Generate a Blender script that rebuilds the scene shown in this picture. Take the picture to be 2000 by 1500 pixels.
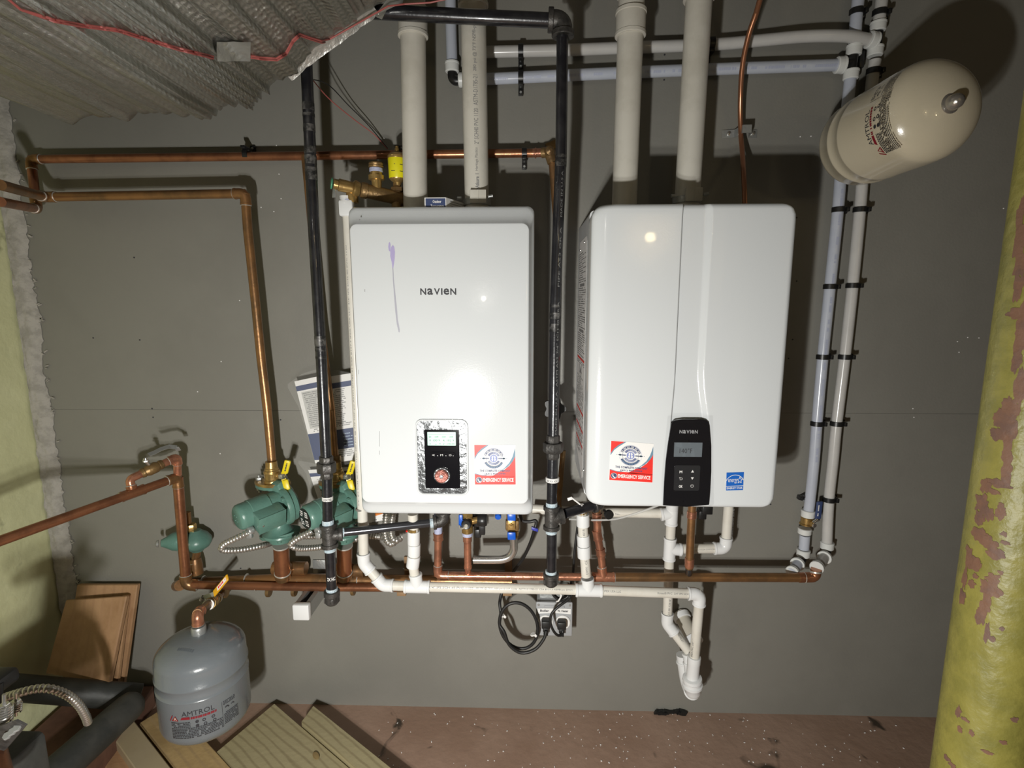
import bpy, bmesh, math, random
from mathutils import Vector as V, Matrix, noise
from mathutils.bvhtree import BVHTree
random.seed(7)
PI = math.pi
for o in list(bpy.data.objects): bpy.data.objects.remove(o)
SC = bpy.context.scene
COL = SC.collection
H = 1.31                                   # eye height of the camera above the floor; the back wall is the plane y = 0
# ------------------------------------------------------------------ camera, world, lamps, exposure
F, TH, PH, RO, D = 1045.28, 0.158108, 0.0292125, 0.00114116, 1.54481
_f = V((-math.sin(PH)*math.cos(TH), math.cos(PH)*math.cos(TH), -math.sin(TH)))
_r = V((math.cos(PH), math.sin(PH), 0)); _d = _f.cross(_r)
R2 = math.cos(RO)*_r + math.sin(RO)*_d; D2 = -math.sin(RO)*_r + math.cos(RO)*_d
CAM = V((0, -D, H))
cd = bpy.data.cameras.new('camera'); co = bpy.data.objects.new('camera', cd); COL.objects.link(co)
cd.sensor_width = 36; cd.lens = F/2000*36; cd.clip_start = .02
co.matrix_world = Matrix(((R2.x, -D2.x, -_f.x, CAM.x), (R2.y, -D2.y, -_f.y, CAM.y), (R2.z, -D2.z, -_f.z, CAM.z), (0, 0, 0, 1)))
SC.camera = co
w = bpy.data.worlds.new('world'); SC.world = w; w.use_nodes = True
w.node_tree.nodes['Background'].inputs[0].default_value = (.9, .88, .85, 1); w.node_tree.nodes['Background'].inputs[1].default_value = .01
SC.view_settings.view_transform = 'Standard'; SC.view_settings.look = 'None'; SC.view_settings.gamma = 1
SC.view_settings.use_curve_mapping = False; SC.view_settings.exposure = 0.16
def area(name, loc, to, size, power, color):
    l = bpy.data.lights.new(name, 'AREA'); l.shape = 'DISK'; l.size = size; l.energy = power; l.color = color; l.spread = math.radians(168)
    o = bpy.data.objects.new(name, l); COL.objects.link(o); o.location = loc
    o.rotation_euler = (V(to)-V(loc)).to_track_quat('-Z', 'Y').to_euler(); return o
def point(name, loc, power, color, size=.03):
    l = bpy.data.lights.new(name, 'POINT'); l.energy = power; l.color = color; l.shadow_soft_size = size
    o = bpy.data.objects.new(name, l); COL.objects.link(o); o.location = loc; return o
area('work_light', (-.27, -1.60, .80), (-.12, 0, .62), .05, 14.5, (1, .985, .94))
area('work_light', (-.25, -1.60, .72), (-.12, 0, .55), .05, 6, (1, .985, .94))
point('ceiling_bulb', (1.27, -4.9, 1.94), 7, (1, .80, .45), .05)
point('ceiling_bulb', (2.5, -4.9, 1.70), 9, (1, .80, .45), .05)
point('ceiling_bulb', (-.45, -4.8, 2.05), 6, (1, .95, .85), .06)

# ------------------------------------------------------------------ placing helpers
def P(px, py, d=0.0):                      # the point seen at a pixel of the photograph, d metres in front of the back wall
    ray = (px-1000)/F*R2 + (py-750)/F*D2 + _f
    return CAM + ray*((D-d)/ray.y)
def Q(px, py, z):                          # the point seen at a pixel, z metres above the floor
    ray = (px-1000)/F*R2 + (py-750)/F*D2 + _f
    return CAM + ray*((z-H)/ray.z)
def up(a, b, z):                           # b pushed on along a->b to height z
    return a + (b-a)*((z-a.z)/(b.z-a.z))
# ------------------------------------------------------------------ materials
MATS = {}
def mat(name, col, rough=.5, metal=0., var=None, vs=8., vr=(.45, .6), bump=0., bs=60., coat=0., alpha=1., spec=.5, trans=0., emit=None, stretch=None):
    if name in MATS: return MATS[name]
    m = bpy.data.materials.new(name); m.use_nodes = True; MATS[name] = m
    nt = m.node_tree; N = nt.nodes; L = nt.links; b = N['Principled BSDF']
    b.inputs['Base Color'].default_value = (*col, 1); b.inputs['Roughness'].default_value = rough; b.inputs['Metallic'].default_value = metal
    b.inputs['Coat Weight'].default_value = coat; b.inputs['Alpha'].default_value = alpha; b.inputs['Specular IOR Level'].default_value = spec
    b.inputs['Transmission Weight'].default_value = trans
    if emit: b.inputs['Emission Color'].default_value = (*emit[0], 1); b.inputs['Emission Strength'].default_value = emit[1]
    tc = N.new('ShaderNodeTexCoord'); src = tc.outputs['Object']
    if stretch:
        mp = N.new('ShaderNodeMapping'); mp.inputs['Scale'].default_value = stretch; L.new(src, mp.inputs['Vector']); src = mp.outputs[0]
    if var:
        n = N.new('ShaderNodeTexNoise'); n.inputs['Scale'].default_value = vs; n.inputs['Detail'].default_value = 6; n.inputs['Roughness'].default_value = .62
        L.new(src, n.inputs['Vector'])
        r = N.new('ShaderNodeValToRGB'); r.color_ramp.elements[0].position = vr[0]; r.color_ramp.elements[1].position = vr[1]
        r.color_ramp.elements[0].color = (*col, 1); r.color_ramp.elements[1].color = (*var, 1)
        L.new(n.outputs['Fac'], r.inputs['Fac']); L.new(r.outputs['Color'], b.inputs['Base Color'])
    if bump:
        n2 = N.new('ShaderNodeTexNoise'); n2.inputs['Scale'].default_value = bs; n2.inputs['Detail'].default_value = 5
        L.new(src, n2.inputs['Vector'])
        bp = N.new('ShaderNodeBump'); bp.inputs['Strength'].default_value = bump; bp.inputs['Distance'].default_value = .004
        L.new(n2.outputs['Fac'], bp.inputs['Height']); L.new(bp.outputs['Normal'], b.inputs['Normal'])
    return m
def ramp_over(m, scale, lo, hi, col, kind='NOISE', stretch=None, detail=4, dist=0.):   # a second layer of colour over the base colour
    nt = m.node_tree; N = nt.nodes; L = nt.links; b = N['Principled BSDF']
    tc = N.new('ShaderNodeTexCoord'); mp = N.new('ShaderNodeMapping'); L.new(tc.outputs['Object'], mp.inputs['Vector'])
    if stretch: mp.inputs['Scale'].default_value = stretch
    mp.inputs['Location'].default_value = (random.uniform(0, 9),)*3
    if kind == 'NOISE':
        n = N.new('ShaderNodeTexNoise'); n.inputs['Detail'].default_value = detail; n.inputs['Distortion'].default_value = dist; out = n.outputs['Fac']
    else:
        n = N.new('ShaderNodeTexVoronoi'); out = n.outputs['Distance']
    n.inputs['Scale'].default_value = scale; L.new(mp.outputs[0], n.inputs['Vector'])
    r = N.new('ShaderNodeValToRGB'); r.color_ramp.elements[0].position = lo; r.color_ramp.elements[1].position = hi
    L.new(out, r.inputs['Fac'])
    if kind != 'NOISE': r.color_ramp.elements[0].color = (1, 1, 1, 1); r.color_ramp.elements[1].color = (0, 0, 0, 1)
    mx = N.new('ShaderNodeMix'); mx.data_type = 'RGBA'; L.new(r.outputs['Color'], mx.inputs[0])
    bc = b.inputs['Base Color']
    if bc.is_linked: L.new(bc.links[0].from_socket, mx.inputs[6])
    else: mx.inputs[6].default_value = bc.default_value
    mx.inputs[7].default_value = (*col, 1); L.new(mx.outputs[2], bc); return m
wallm = mat('grey_wall_paint', (.222, .216, .192), .42, var=(.205, .199, .177), vs=2.2, bump=.1, bs=160)
greenm = mat('green_wall_paint', (.68, .69, .40), .6, var=(.72, .73, .44), vs=5, bump=1., bs=22)
ramp_over(greenm, 9, .66, .74, (.24, .25, .13))
mortar = mat('mortar', (.42, .40, .36), .9, var=(.33, .315, .28), vs=30, bump=1.2, bs=70)
floorm = mat('painted_concrete', (.30, .19, .135), .5, var=(.38, .255, .19), vs=4, vr=(.35, .65), bump=.5, bs=40)
ramp_over(floorm, 7, .66, .72, (.055, .038, .025), dist=1.)
ramp_over(floorm, 55, .05, .12, (.62, .52, .42), 'VOR', dist=0) if False else None
ceilm = mat('ceiling_paint', (.16, .15, .14), .8)
white = mat('white_enamel', (.66, .685, .70), .14, coat=.2, bump=.04, bs=260)
white2 = mat('side_enamel', (.62, .64, .65), .3)
groovem = mat('grey_gap', (.05, .05, .05), .6)
copper = mat('copper', (.40, .17, .085), .30, metal=.72, var=(.27, .115, .06), vs=14, bump=.1, bs=90)
copper2 = mat('tarnished_copper', (.33, .17, .07), .34, metal=.65, var=(.2, .115, .055), vs=9, bump=.15, bs=70)
copper3 = mat('bright_copper', (.62, .28, .17), .28, metal=.75, var=(.42, .19, .12), vs=30, bump=.2, bs=90)
solder = mat('solder', (.62, .60, .55), .35, metal=.6)
brass = mat('brass', (.50, .33, .12), .3, metal=.75, var=(.34, .22, .08), vs=20, bump=.15, bs=120)
brass2 = mat('old_brass', (.27, .17, .07), .42, metal=.6, var=(.18, .11, .05), vs=18, bump=.3, bs=120)
iron = mat('black_iron', (.012, .012, .015), .28, metal=.1, coat=.5, bump=.08, bs=120, var=(.022, .022, .025), vs=40)
castiron = mat('cast_fitting', (.085, .08, .075), .42, metal=.5, bump=.25, bs=200, var=(.05, .048, .045), vs=60)
wornm = mat('worn_iron', (.16, .155, .15), .4, metal=.5, var=(.03, .03, .03), vs=60, vr=(.4, .55))
dope = mat('pipe_dope', (.40, .50, .56), .6, var=(.55, .62, .66), vs=90, bump=.8, bs=200)
tapew = mat('thread_tape', (.42, .45, .62), .5, bump=.6, bs=200)
pvc = mat('pvc_pipe', (.68, .655, .59), .32, var=(.63, .60, .53), vs=12)
pvcf = mat('pvc_fitting', (.74, .75, .75), .25)
ventm = mat('vent_pvc', (.60, .575, .51), .38, var=(.52, .495, .43), vs=7)
ramp_over(ventm, 24, .68, .73, (.3, .28, .23), stretch=(1, 1, .25))
pexb = mat('pex_blueish', (.50, .53, .60), .22, var=(.46, .49, .57), vs=9)
pexw = mat('pex_white', (.56, .55, .53), .22, var=(.52, .51, .49), vs=9)
pexp = mat('pex_print', (.39, .42, .54), .4)
collar = mat('pex_collar', (.70, .71, .69), .35)
blackp = mat('black_plastic', (.012, .012, .012), .35)
blackm = mat('black_rubber', (.014, .014, .014), .45)
gloss = mat('black_gloss', (.006, .006, .008), .08, coat=.5)
ink = mat('ink', (.03, .03, .035), .6)
inkgrey = mat('grey_ink', (.22, .22, .22), .6)
paper = mat('white_print', (.78, .77, .75), .5)
red = mat('red_print', (.75, .02, .012), .45)
navy = mat('navy_print', (.035, .055, .14), .45)
blue = mat('blue_plastic', (.005, .09, .5), .3)
skyb = mat('blue_print', (.01, .12, .5), .4)
steelb = mat('blue_grey_print', (.13, .24, .33), .5)
yellow = mat('yellow_grip', (.72, .56, .01), .38)
pumpg = mat('pump_green', (.105, .215, .175), .32, bump=.2, bs=120, var=(.09, .19, .155), vs=20)
steel = mat('bright_steel', (.62, .61, .58), .22, metal=.9)
zinc = mat('zinc_plate', (.42, .43, .42), .38, metal=.65, bump=.2, bs=120)
flexm = mat('flex_steel', (.58, .56, .52), .3, metal=.85)
cream = mat('cream_enamel', (.56, .50, .375), .2, coat=.4, var=(.54, .48, .355), vs=5, bump=.05, bs=200)
greyt = mat('grey_enamel', (.155, .172, .185), .24, coat=.4, bump=.08, bs=160)
boxg = mat('outlet_grey', (.36, .37, .38), .4)
foil = mat('foil', (.60, .60, .56), .15, metal=1.)
foil_tape = mat('foil_tape', (.50, .50, .47), .33, metal=.7, bump=.6, bs=60)
pink = mat('red_wire', (.36, .09, .08), .45)
greenrust = mat('yellow_green_paint', (.235, .21, .045), .45, var=(.18, .165, .035), vs=26, vr=(.4, .62), bump=.7, bs=50)
pine = mat('pine', (.50, .35, .165), .6, var=(.37, .25, .11), vs=5, vr=(.42, .58), stretch=(1, 1, 1), bump=.3, bs=60)
pt_pine = mat('treated_pine', (.40, .345, .20), .6, bump=.3, bs=60)
cedar = mat('brown_board', (.42, .25, .13), .6, var=(.33, .185, .09), vs=6, bump=.3, bs=80)
darkpipe = mat('dark_pipe', (.030, .032, .030), .55, var=(.05, .05, .045), vs=8, bump=.5, bs=30)
film = mat('clear_film', (.05, .05, .05), .08, alpha=.07, bump=.6, bs=30)
bagm = mat('clear_bag', (.85, .85, .82), .12, alpha=.08, bump=.8, bs=40)
lcd = mat('lit_screen', (.35, .62, .47), .4, emit=((.35, .68, .50), .28))
lcdg = mat('dark_screen', (.10, .115, .125), .3, emit=((.11, .125, .14), .35))
silverp = mat('silver_bezel', (.13, .135, .14), .24, metal=.75, bump=.7, bs=45)
orange = mat('orange_print', (.75, .22, .03), .5)
violet = mat('violet_stain', (.42, .37, .60), .3)
greyst = mat('grey_stain', (.38, .38, .44), .4)
# foil wrap: hexagonal bubble relief over the long creases of the mesh
def foil_nodes():                                                    # uv: u along the girth of the duct, v along its length, in metres
    nt = foil.node_tree; N = nt.nodes; L = nt.links; b = N['Principled BSDF']; tc = N.new('ShaderNodeTexCoord')
    v = N.new('ShaderNodeTexVoronoi'); v.voronoi_dimensions = '2D'; v.inputs['Scale'].default_value = 78; v.inputs['Randomness'].default_value = .35; L.new(tc.outputs['UV'], v.inputs['Vector'])
    sx = N.new('ShaderNodeSeparateXYZ'); L.new(tc.outputs['Generated'], sx.inputs[0])
    mr = N.new('ShaderNodeMapRange'); mr.inputs['From Min'].default_value = .55; mr.inputs['From Max'].default_value = .85; L.new(sx.outputs['X'], mr.inputs['Value'])
    pw = N.new('ShaderNodeMath'); pw.operation = 'MULTIPLY'; L.new(v.outputs['Distance'], pw.inputs[0]); L.new(mr.outputs[0], pw.inputs[1])
    mp = N.new('ShaderNodeMapping'); mp.inputs['Scale'].default_value = (1, .14, 1); L.new(tc.outputs['UV'], mp.inputs['Vector'])
    n = N.new('ShaderNodeTexNoise'); n.inputs['Scale'].default_value = 42; n.inputs['Detail'].default_value = 8; n.inputs['Roughness'].default_value = .72; L.new(mp.outputs[0], n.inputs['Vector'])
    a = N.new('ShaderNodeMath'); a.operation = 'MULTIPLY_ADD'; L.new(pw.outputs[0], a.inputs[0]); a.inputs[1].default_value = .38; L.new(n.outputs['Fac'], a.inputs[2])
    bp = N.new('ShaderNodeBump'); bp.inputs['Strength'].default_value = .85; bp.inputs['Distance'].default_value = .010
    L.new(a.outputs[0], bp.inputs['Height']); L.new(bp.outputs['Normal'], b.inputs['Normal'])
foil_nodes()
def grain(m, scale, dark, stretch, wob=3.):
    nt = m.node_tree; N = nt.nodes; L = nt.links; b = N['Principled BSDF']
    tc = N.new('ShaderNodeTexCoord'); mp = N.new('ShaderNodeMapping'); mp.inputs['Scale'].default_value = stretch
    L.new(tc.outputs['UV'], mp.inputs['Vector'])
    wv = N.new('ShaderNodeTexWave'); wv.inputs['Scale'].default_value = scale; wv.inputs['Distortion'].default_value = wob; wv.inputs['Detail'].default_value = 3; wv.inputs['Detail Scale'].default_value = .8
    L.new(mp.outputs[0], wv.inputs['Vector'])
    r = N.new('ShaderNodeValToRGB'); r.color_ramp.elements[0].position = .0; r.color_ramp.elements[1].position = .3
    r.color_ramp.elements[0].color = (1, 1, 1, 1); r.color_ramp.elements[1].color = (0, 0, 0, 1); L.new(wv.outputs['Fac'], r.inputs['Fac'])
    mx = N.new('ShaderNodeMix'); mx.data_type = 'RGBA'; L.new(r.outputs['Color'], mx.inputs[0])
    bc = b.inputs['Base Color']
    if bc.is_linked: L.new(bc.links[0].from_socket, mx.inputs[6])
    else: mx.inputs[6].default_value = bc.default_value
    mx.inputs[7].default_value = (*dark, 1); L.new(mx.outputs[2], bc)
grain(pt_pine, 4.5, (.30, .25, .14), (1, .3, 1), 5.); grain(pine, 4, (.43, .30, .15), (1, .15, 1), 2.); grain(cedar, 3.5, (.38, .22, .115), (1, .2, 1), 3.)

# ------------------------------------------------------------------ objects
def pos(o):
    p = V((0, 0, 0))
    while o: p += o.location; o = o.parent
    return p
def T(name, label, cat, group=None, loc=None, kind=None):          # an Empty that parents the parts of a thing
    o = bpy.data.objects.new(name, None); COL.objects.link(o); o.empty_display_size = .02
    if loc is not None: o.location = loc
    o['label'] = label; o['category'] = cat
    if group: o['group'] = group
    if kind: o['kind'] = kind
    return o
class M:
    def __init__(s): s.v = []; s.f = []; s.m = []; s.uv = {}
    def add(s, vs, fs, mi=0):
        b = len(s.v); s.v += [tuple(x) for x in vs]; s.f += [tuple(b+i for i in f) for f in fs]; s.m += [mi]*len(fs); return s
    def build(s, name, mats, parent=None, label=None, smooth=True, ang=35, uv=None):
        base = pos(parent)
        if parent is None:
            xs = [v[0] for v in s.v]; ys = [v[1] for v in s.v]; zs = [v[2] for v in s.v]
            base = V(((min(xs)+max(xs))/2, (min(ys)+max(ys))/2, min(zs)))
        me = bpy.data.meshes.new(name); me.from_pydata([(x-base.x, y-base.y, z-base.z) for x, y, z in s.v], [], s.f)
        for mt in (mats if isinstance(mats, (list, tuple)) else [mats]): me.materials.append(mt)
        for p, i in zip(me.polygons, s.m): p.material_index = i
        if uv:
            ul = me.uv_layers.new(name='uv')
            for lp in me.loops: ul.data[lp.index].uv = uv(V(s.v[lp.vertex_index]))
        me.update()
        bm = bmesh.new(); bm.from_mesh(me); bmesh.ops.recalc_face_normals(bm, faces=bm.faces) if s.__dict__.get('recalc', True) else None; bm.to_mesh(me); bm.free()
        if smooth:
            for p in me.polygons: p.use_smooth = True
            me.set_sharp_from_angle(angle=math.radians(ang))
        o = bpy.data.objects.new(name, me); COL.objects.link(o); o.parent = parent
        if parent is None: o.location = base
        if label: o['label'] = label
        return o
def tag(o, label, cat, group=None, kind=None):
    o['label'] = label; o['category'] = cat
    if group: o['group'] = group
    if kind: o['kind'] = kind
    return o
def frames(path):
    n = len(path); t = []
    for i in range(n):
        a = path[max(0, i-1)]; b = path[min(n-1, i+1)]; t.append((b-a).normalized())
    u = t[0].cross(V((0, 0, 1)))
    if u.length < .1: u = t[0].cross(V((0, 1, 0)))
    u.normalize(); out = []
    for i in range(n):
        u = (u - t[i]*u.dot(t[i])).normalized(); out.append((t[i], u, t[i].cross(u)))
    return out
def tube(m, path, r, seg=20, caps=True, mi=0):
    path = [V(p) for p in path]; fr = frames(path); n = len(path); b = []
    rs = r if isinstance(r, (list, tuple)) else [r]*n
    for p, (t, u, w_), rr in zip(path, fr, rs):
        for k in range(seg):
            a = 2*PI*k/seg; b.append(p + (u*math.cos(a) + w_*math.sin(a))*rr)
    fs = [(i*seg+k, i*seg+(k+1) % seg, (i+1)*seg+(k+1) % seg, (i+1)*seg+k) for i in range(n-1) for k in range(seg)]
    if caps: fs += [tuple(range(seg))[::-1], tuple((n-1)*seg+k for k in range(seg))]
    m.add(b, fs, mi); return m
def lathe(m, p0, ax, prof, seg=28, mi=0, flat=False, ph=0., sx=1., ref=None):   # prof: (distance along ax, radius)
    p0 = V(p0); ax = V(ax).normalized(); u = V(ref) if ref is not None else ax.cross(V((0, 0, 1)))
    if u.length < .1: u = ax.cross(V((0, 1, 0)))
    u = (u-ax*u.dot(ax)).normalized(); w_ = ax.cross(u); b = []
    for t, r in prof:
        for k in range(seg):
            a = 2*PI*(k+ph)/seg; b.append(p0 + ax*t + u*(math.cos(a)*r*sx) + w_*(math.sin(a)*r))
    n = len(prof)
    fs = [(i*seg+k, i*seg+(k+1) % seg, (i+1)*seg+(k+1) % seg, (i+1)*seg+k) for i in range(n-1) for k in range(seg)]
    fs += [tuple(range(seg))[::-1], tuple((n-1)*seg+k for k in range(seg))]
    m.add(b, fs, mi); return m
def ring(m, c, ax, L, r, seg=24, mi=0, bev=.0012):
    ax = V(ax).normalized(); return lathe(m, V(c)-ax*L/2, ax, [(0, r-bev), (bev, r), (L-bev, r), (L, r-bev)], seg, mi)
def hexn(m, c, ax, L, r, mi=0, seg=6, ref=None):
    ax = V(ax).normalized(); return lathe(m, V(c)-ax*L/2, ax, [(0, r*.9), (L*.15, r), (L*.85, r), (L, r*.9)], seg, mi, ph=.5, ref=ref)
def box(m, c, ex, ey, ez, bev=0., mi=0):                             # c centre, ex ey ez half-extent vectors
    c = V(c); ex = V(ex); ey = V(ey); ez = V(ez)
    if not bev:
        vs = [c+ex*a+ey*b_+ez*d_ for a in (-1, 1) for b_ in (-1, 1) for d_ in (-1, 1)]
        m.add(vs, [(0, 1, 3, 2), (4, 6, 7, 5), (0, 4, 5, 1), (2, 3, 7, 6), (0, 2, 6, 4), (1, 5, 7, 3)], mi); return m
    bm = bmesh.new(); bmesh.ops.create_cube(bm, size=2)
    lx, ly, lz = ex.length, ey.length, ez.length
    for v in bm.verts: v.co = V((v.co.x*lx, v.co.y*ly, v.co.z*lz))
    bmesh.ops.bevel(bm, geom=bm.edges[:], offset=min(bev, lx*.95, ly*.95, lz*.95), segments=2, affect='EDGES', profile=.5)
    a, b_, d_ = ex.normalized(), ey.normalized(), ez.normalized()
    bm.verts.index_update(); m.add([c+a*v.co.x+b_*v.co.y+d_*v.co.z for v in bm.verts], [tuple(v.index for v in f.verts) for f in bm.faces], mi); bm.free(); return m
def fillet(pts, r, n=8):
    pts = [V(p) for p in pts]; out = [pts[0]]
    for i in range(1, len(pts)-1):
        a = (pts[i-1]-pts[i]).normalized(); b = (pts[i+1]-pts[i]).normalized(); ang = a.angle(b)
        if ang > 3.05: out.append(pts[i]); continue
        L = min(r/math.tan(ang/2), (pts[i-1]-pts[i]).length*.49, (pts[i+1]-pts[i]).length*.49); rr = L*math.tan(ang/2)
        bis = (a+b).normalized(); c = pts[i]+bis*(rr/math.sin(ang/2))
        s = pts[i]+a*L-c; e = pts[i]+b*L-c; th = s.angle(e)
        for k in range(n+1):
            q = k/n; out.append(c + (s*math.sin((1-q)*th) + e*math.sin(q*th))/math.sin(th))
    return out+[pts[-1]]
def smooth_path(pts, n=8):                                          # Catmull-Rom
    pts = [V(p) for p in pts]; q = [pts[0]*2-pts[1]]+pts+[pts[-1]*2-pts[-2]]; out = []
    for i in range(1, len(q)-2):
        for k in range(n):
            t = k/n; a, b, c, d_ = q[i-1:i+3]
            out.append(.5*((2*b)+(c-a)*t+(2*a-5*b+4*c-d_)*t*t+(3*b-a-3*c+d_)*t**3))
    return out+[pts[-1]]
def prism(m, pts, off, mi=0):                                       # polygon extruded by a vector
    n = len(pts); off = V(off); vs = [V(p) for p in pts]+[V(p)+off for p in pts]
    m.add(vs, [tuple(range(n))[::-1], tuple(range(n, 2*n))]+[(i, (i+1) % n, n+(i+1) % n, n+i) for i in range(n)], mi); return m
def rrect(x0, x1, z0, z1, r, n=6):
    out = []
    for cx, cz, a0 in ((x1-r, z1-r, 0), (x0+r, z1-r, PI/2), (x0+r, z0+r, PI), (x1-r, z0+r, 1.5*PI)):
        for k in range(n+1): a = a0+PI/2*k/n; out.append((cx+r*math.cos(a), cz+r*math.sin(a)))
    return out
def loft(m, loops, mi=0, cap0=True, cap1=True):
    n = len(loops[0]); vs = [p for l in loops for p in l]
    fs = [(i*n+k, i*n+(k+1) % n, (i+1)*n+(k+1) % n, (i+1)*n+k) for i in range(len(loops)-1) for k in range(n)]
    if cap0: fs.append(tuple(range(n))[::-1])
    if cap1: fs.append(tuple((len(loops)-1)*n+k for k in range(n)))
    m.add(vs, fs, mi); return m
# ---- fittings
def elbow(parent, a, c, b, r, mt, style, leg=None, name='elbow'):
    k = {'copper': 1.16, 'pvc': 1.26, 'iron': 1.32, 'pex': 1.05}[style]; leg = leg or r*{'copper': 2.5, 'pvc': 2.5, 'iron': 2.1, 'pex': 1.8}[style]
    da = (V(a)-V(c)).normalized(); db = (V(b)-V(c)).normalized(); m = M()
    p = fillet([V(c)+da*leg, V(c), V(c)+db*leg], r*1.5, 10); tube(m, p, r*k, 24)
    col = {'copper': 1.22, 'pvc': 1.36, 'iron': 1.62, 'pex': 1.3}[style]; cl = r*{'copper': .5, 'pvc': .45, 'iron': .75, 'pex': .8}[style]
    for dd in (da, db): ring(m, V(c)+dd*(leg-cl*.5), dd, cl, r*col)
    o = m.build(name, mt, parent)
    if style == 'copper':
        s = M()
        for dd in (da, db): ring(s, V(c)+dd*(leg+.0008), dd, .0022, r*1.16)
        s.build('solder_joint', solder, o)
    return o
def tee(parent, c, main, br, r, mt, style, ml=None, bl=None, name='tee', rb=None):
    k = {'copper': 1.16, 'pvc': 1.26, 'iron': 1.35}[style]; ml = ml or r*2.6; bl = bl or r*2.7; main = V(main).normalized(); br = V(br).normalized(); rb = rb or r
    m = M(); c = V(c); tube(m, [c-main*ml, c+main*ml], r*k, 24); tube(m, [c, c+br*bl*.3, c+br*bl], [r*k, rb*k, rb*k], 24)
    col = {'copper': 1.22, 'pvc': 1.36, 'iron': 1.62}[style]; cl = r*{'copper': .5, 'pvc': .5, 'iron': .8}[style]
    for dd, L in ((main, ml), (-main, ml)): ring(m, c+dd*(L-cl*.5), dd, cl, r*col)
    ring(m, c+br*(bl-cl*.5), br, cl, rb*col)
    o = m.build(name, mt, parent)
    if style == 'copper':
        s = M()
        for dd, L in ((main, ml), (-main, ml), (br, bl)): ring(s, c+dd*(L+.0008), dd, .0022, r*1.16)
        s.build('solder_joint', solder, o)
    return o
def coupling(parent, c, ax, L, r, mt, k=1.26, name='coupling'):
    m = M(); ax = V(ax).normalized(); c = V(c); tube(m, [c-ax*L/2, c+ax*L/2], r*k, 24)
    for s in (-1, 1): ring(m, c+ax*s*(L/2-r*.2), ax, r*.4, r*(k+.09))
    return m.build(name, mt, parent)
def run(parent, pts, r, mt, style, fmt, name='pipe', ends=True, skip=()):
    pts = [V(p) for p in pts]
    for i in range(len(pts)-1): tube(m := M(), [pts[i], pts[i+1]], r, 24); m.build(name, mt, parent)
    for i in range(1, len(pts)-1):
        if i not in skip: elbow(parent, pts[i-1], pts[i], pts[i+1], r, fmt, style)
# ---- print
_tc = {}
def glyphs(s, bold=False):
    if (s, bold) in _tc: return _tc[(s, bold)]
    c = bpy.data.curves.new('glyph', 'FONT'); c.body = s; c.resolution_u = 2; c.offset = .025 if bold else 0.
    o = bpy.data.objects.new('glyph', c); me = bpy.data.meshes.new_from_object(o)
    vs = [(v.co.x, v.co.y) for v in me.vertices]; fs = [tuple(p.vertices) for p in me.polygons]
    bpy.data.objects.remove(o); bpy.data.curves.remove(c); bpy.data.meshes.remove(me)
    _tc[(s, bold)] = (vs, fs); return vs, fs
def text(m, s, fn, u0, v0, width, height, bold=False, mi=0):        # text fitted to width x height at u0, v0 of the surface map fn(u, v)
    vs, fs = glyphs(s, bold)
    if not vs: return
    xs = [v[0] for v in vs]; ys = [v[1] for v in vs]; x0, x1, y0, y1 = min(xs), max(xs), min(ys), max(ys)
    if width is None: width = height*(x1-x0)/(y1-y0)
    m.add([fn(u0+(x-x0)/(x1-x0)*width, v0+(y-y0)/(y1-y0)*height) for x, y in vs], fs, mi); return width
def plane_fn(o, ux, uy, lift=0.):
    n = V(ux).cross(V(uy)).normalized(); o = V(o)+n*lift
    return lambda u, v: o+V(ux)*u+V(uy)*v
def pipe_fn(a, b, r, side=1, tilt=0., lift=.0005):                  # u along a->b, v round the pipe, on the side that faces the camera
    a = V(a); b = V(b); ax = (b-a).normalized(); n = (CAM-(a+b)/2); n = (n-ax*n.dot(ax)).normalized(); t = n.cross(ax)*side
    def fn(u, v):
        ph = v/r+tilt; return a+ax*u+(n*math.cos(ph)+t*math.sin(ph))*(r+lift)
    return fn
def poly(m, fn, pts, mi=0): m.add([fn(u, v) for u, v in pts], [tuple(range(len(pts)))], mi)
def dashes(m, fn, u0, u1, v, h, mi=0, dens=.75, step=None):
    step = step or h*.9; u = u0
    while u < u1:
        L = step*random.uniform(.5, 1.6)
        if random.random() < dens: poly(m, fn, [(u, v), (min(u+L*.8, u1), v), (min(u+L*.8, u1), v+h), (u, v+h)], mi)
        u += L
def circ(c, r, n=28, a0=0, a1=2*PI): return [(c[0]+r*math.cos(a0+(a1-a0)*k/n), c[1]+r*math.sin(a0+(a1-a0)*k/n)) for k in range(n)]
def arcband(m, fn, c, r0, r1, a0, a1, mi=0, n=24):
    for k in range(n):
        p = a0+(a1-a0)*k/n; q = a0+(a1-a0)*(k+1)/n
        poly(m, fn, [(c[0]+r0*math.cos(p), c[1]+r0*math.sin(p)), (c[0]+r1*math.cos(p), c[1]+r1*math.sin(p)), (c[0]+r1*math.cos(q), c[1]+r1*math.sin(q)), (c[0]+r0*math.cos(q), c[1]+r0*math.sin(q))], mi)
def flat(m, name, mats, parent, label=None): m.recalc = False; return m.build(name, mats, parent, label, smooth=False)
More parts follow.
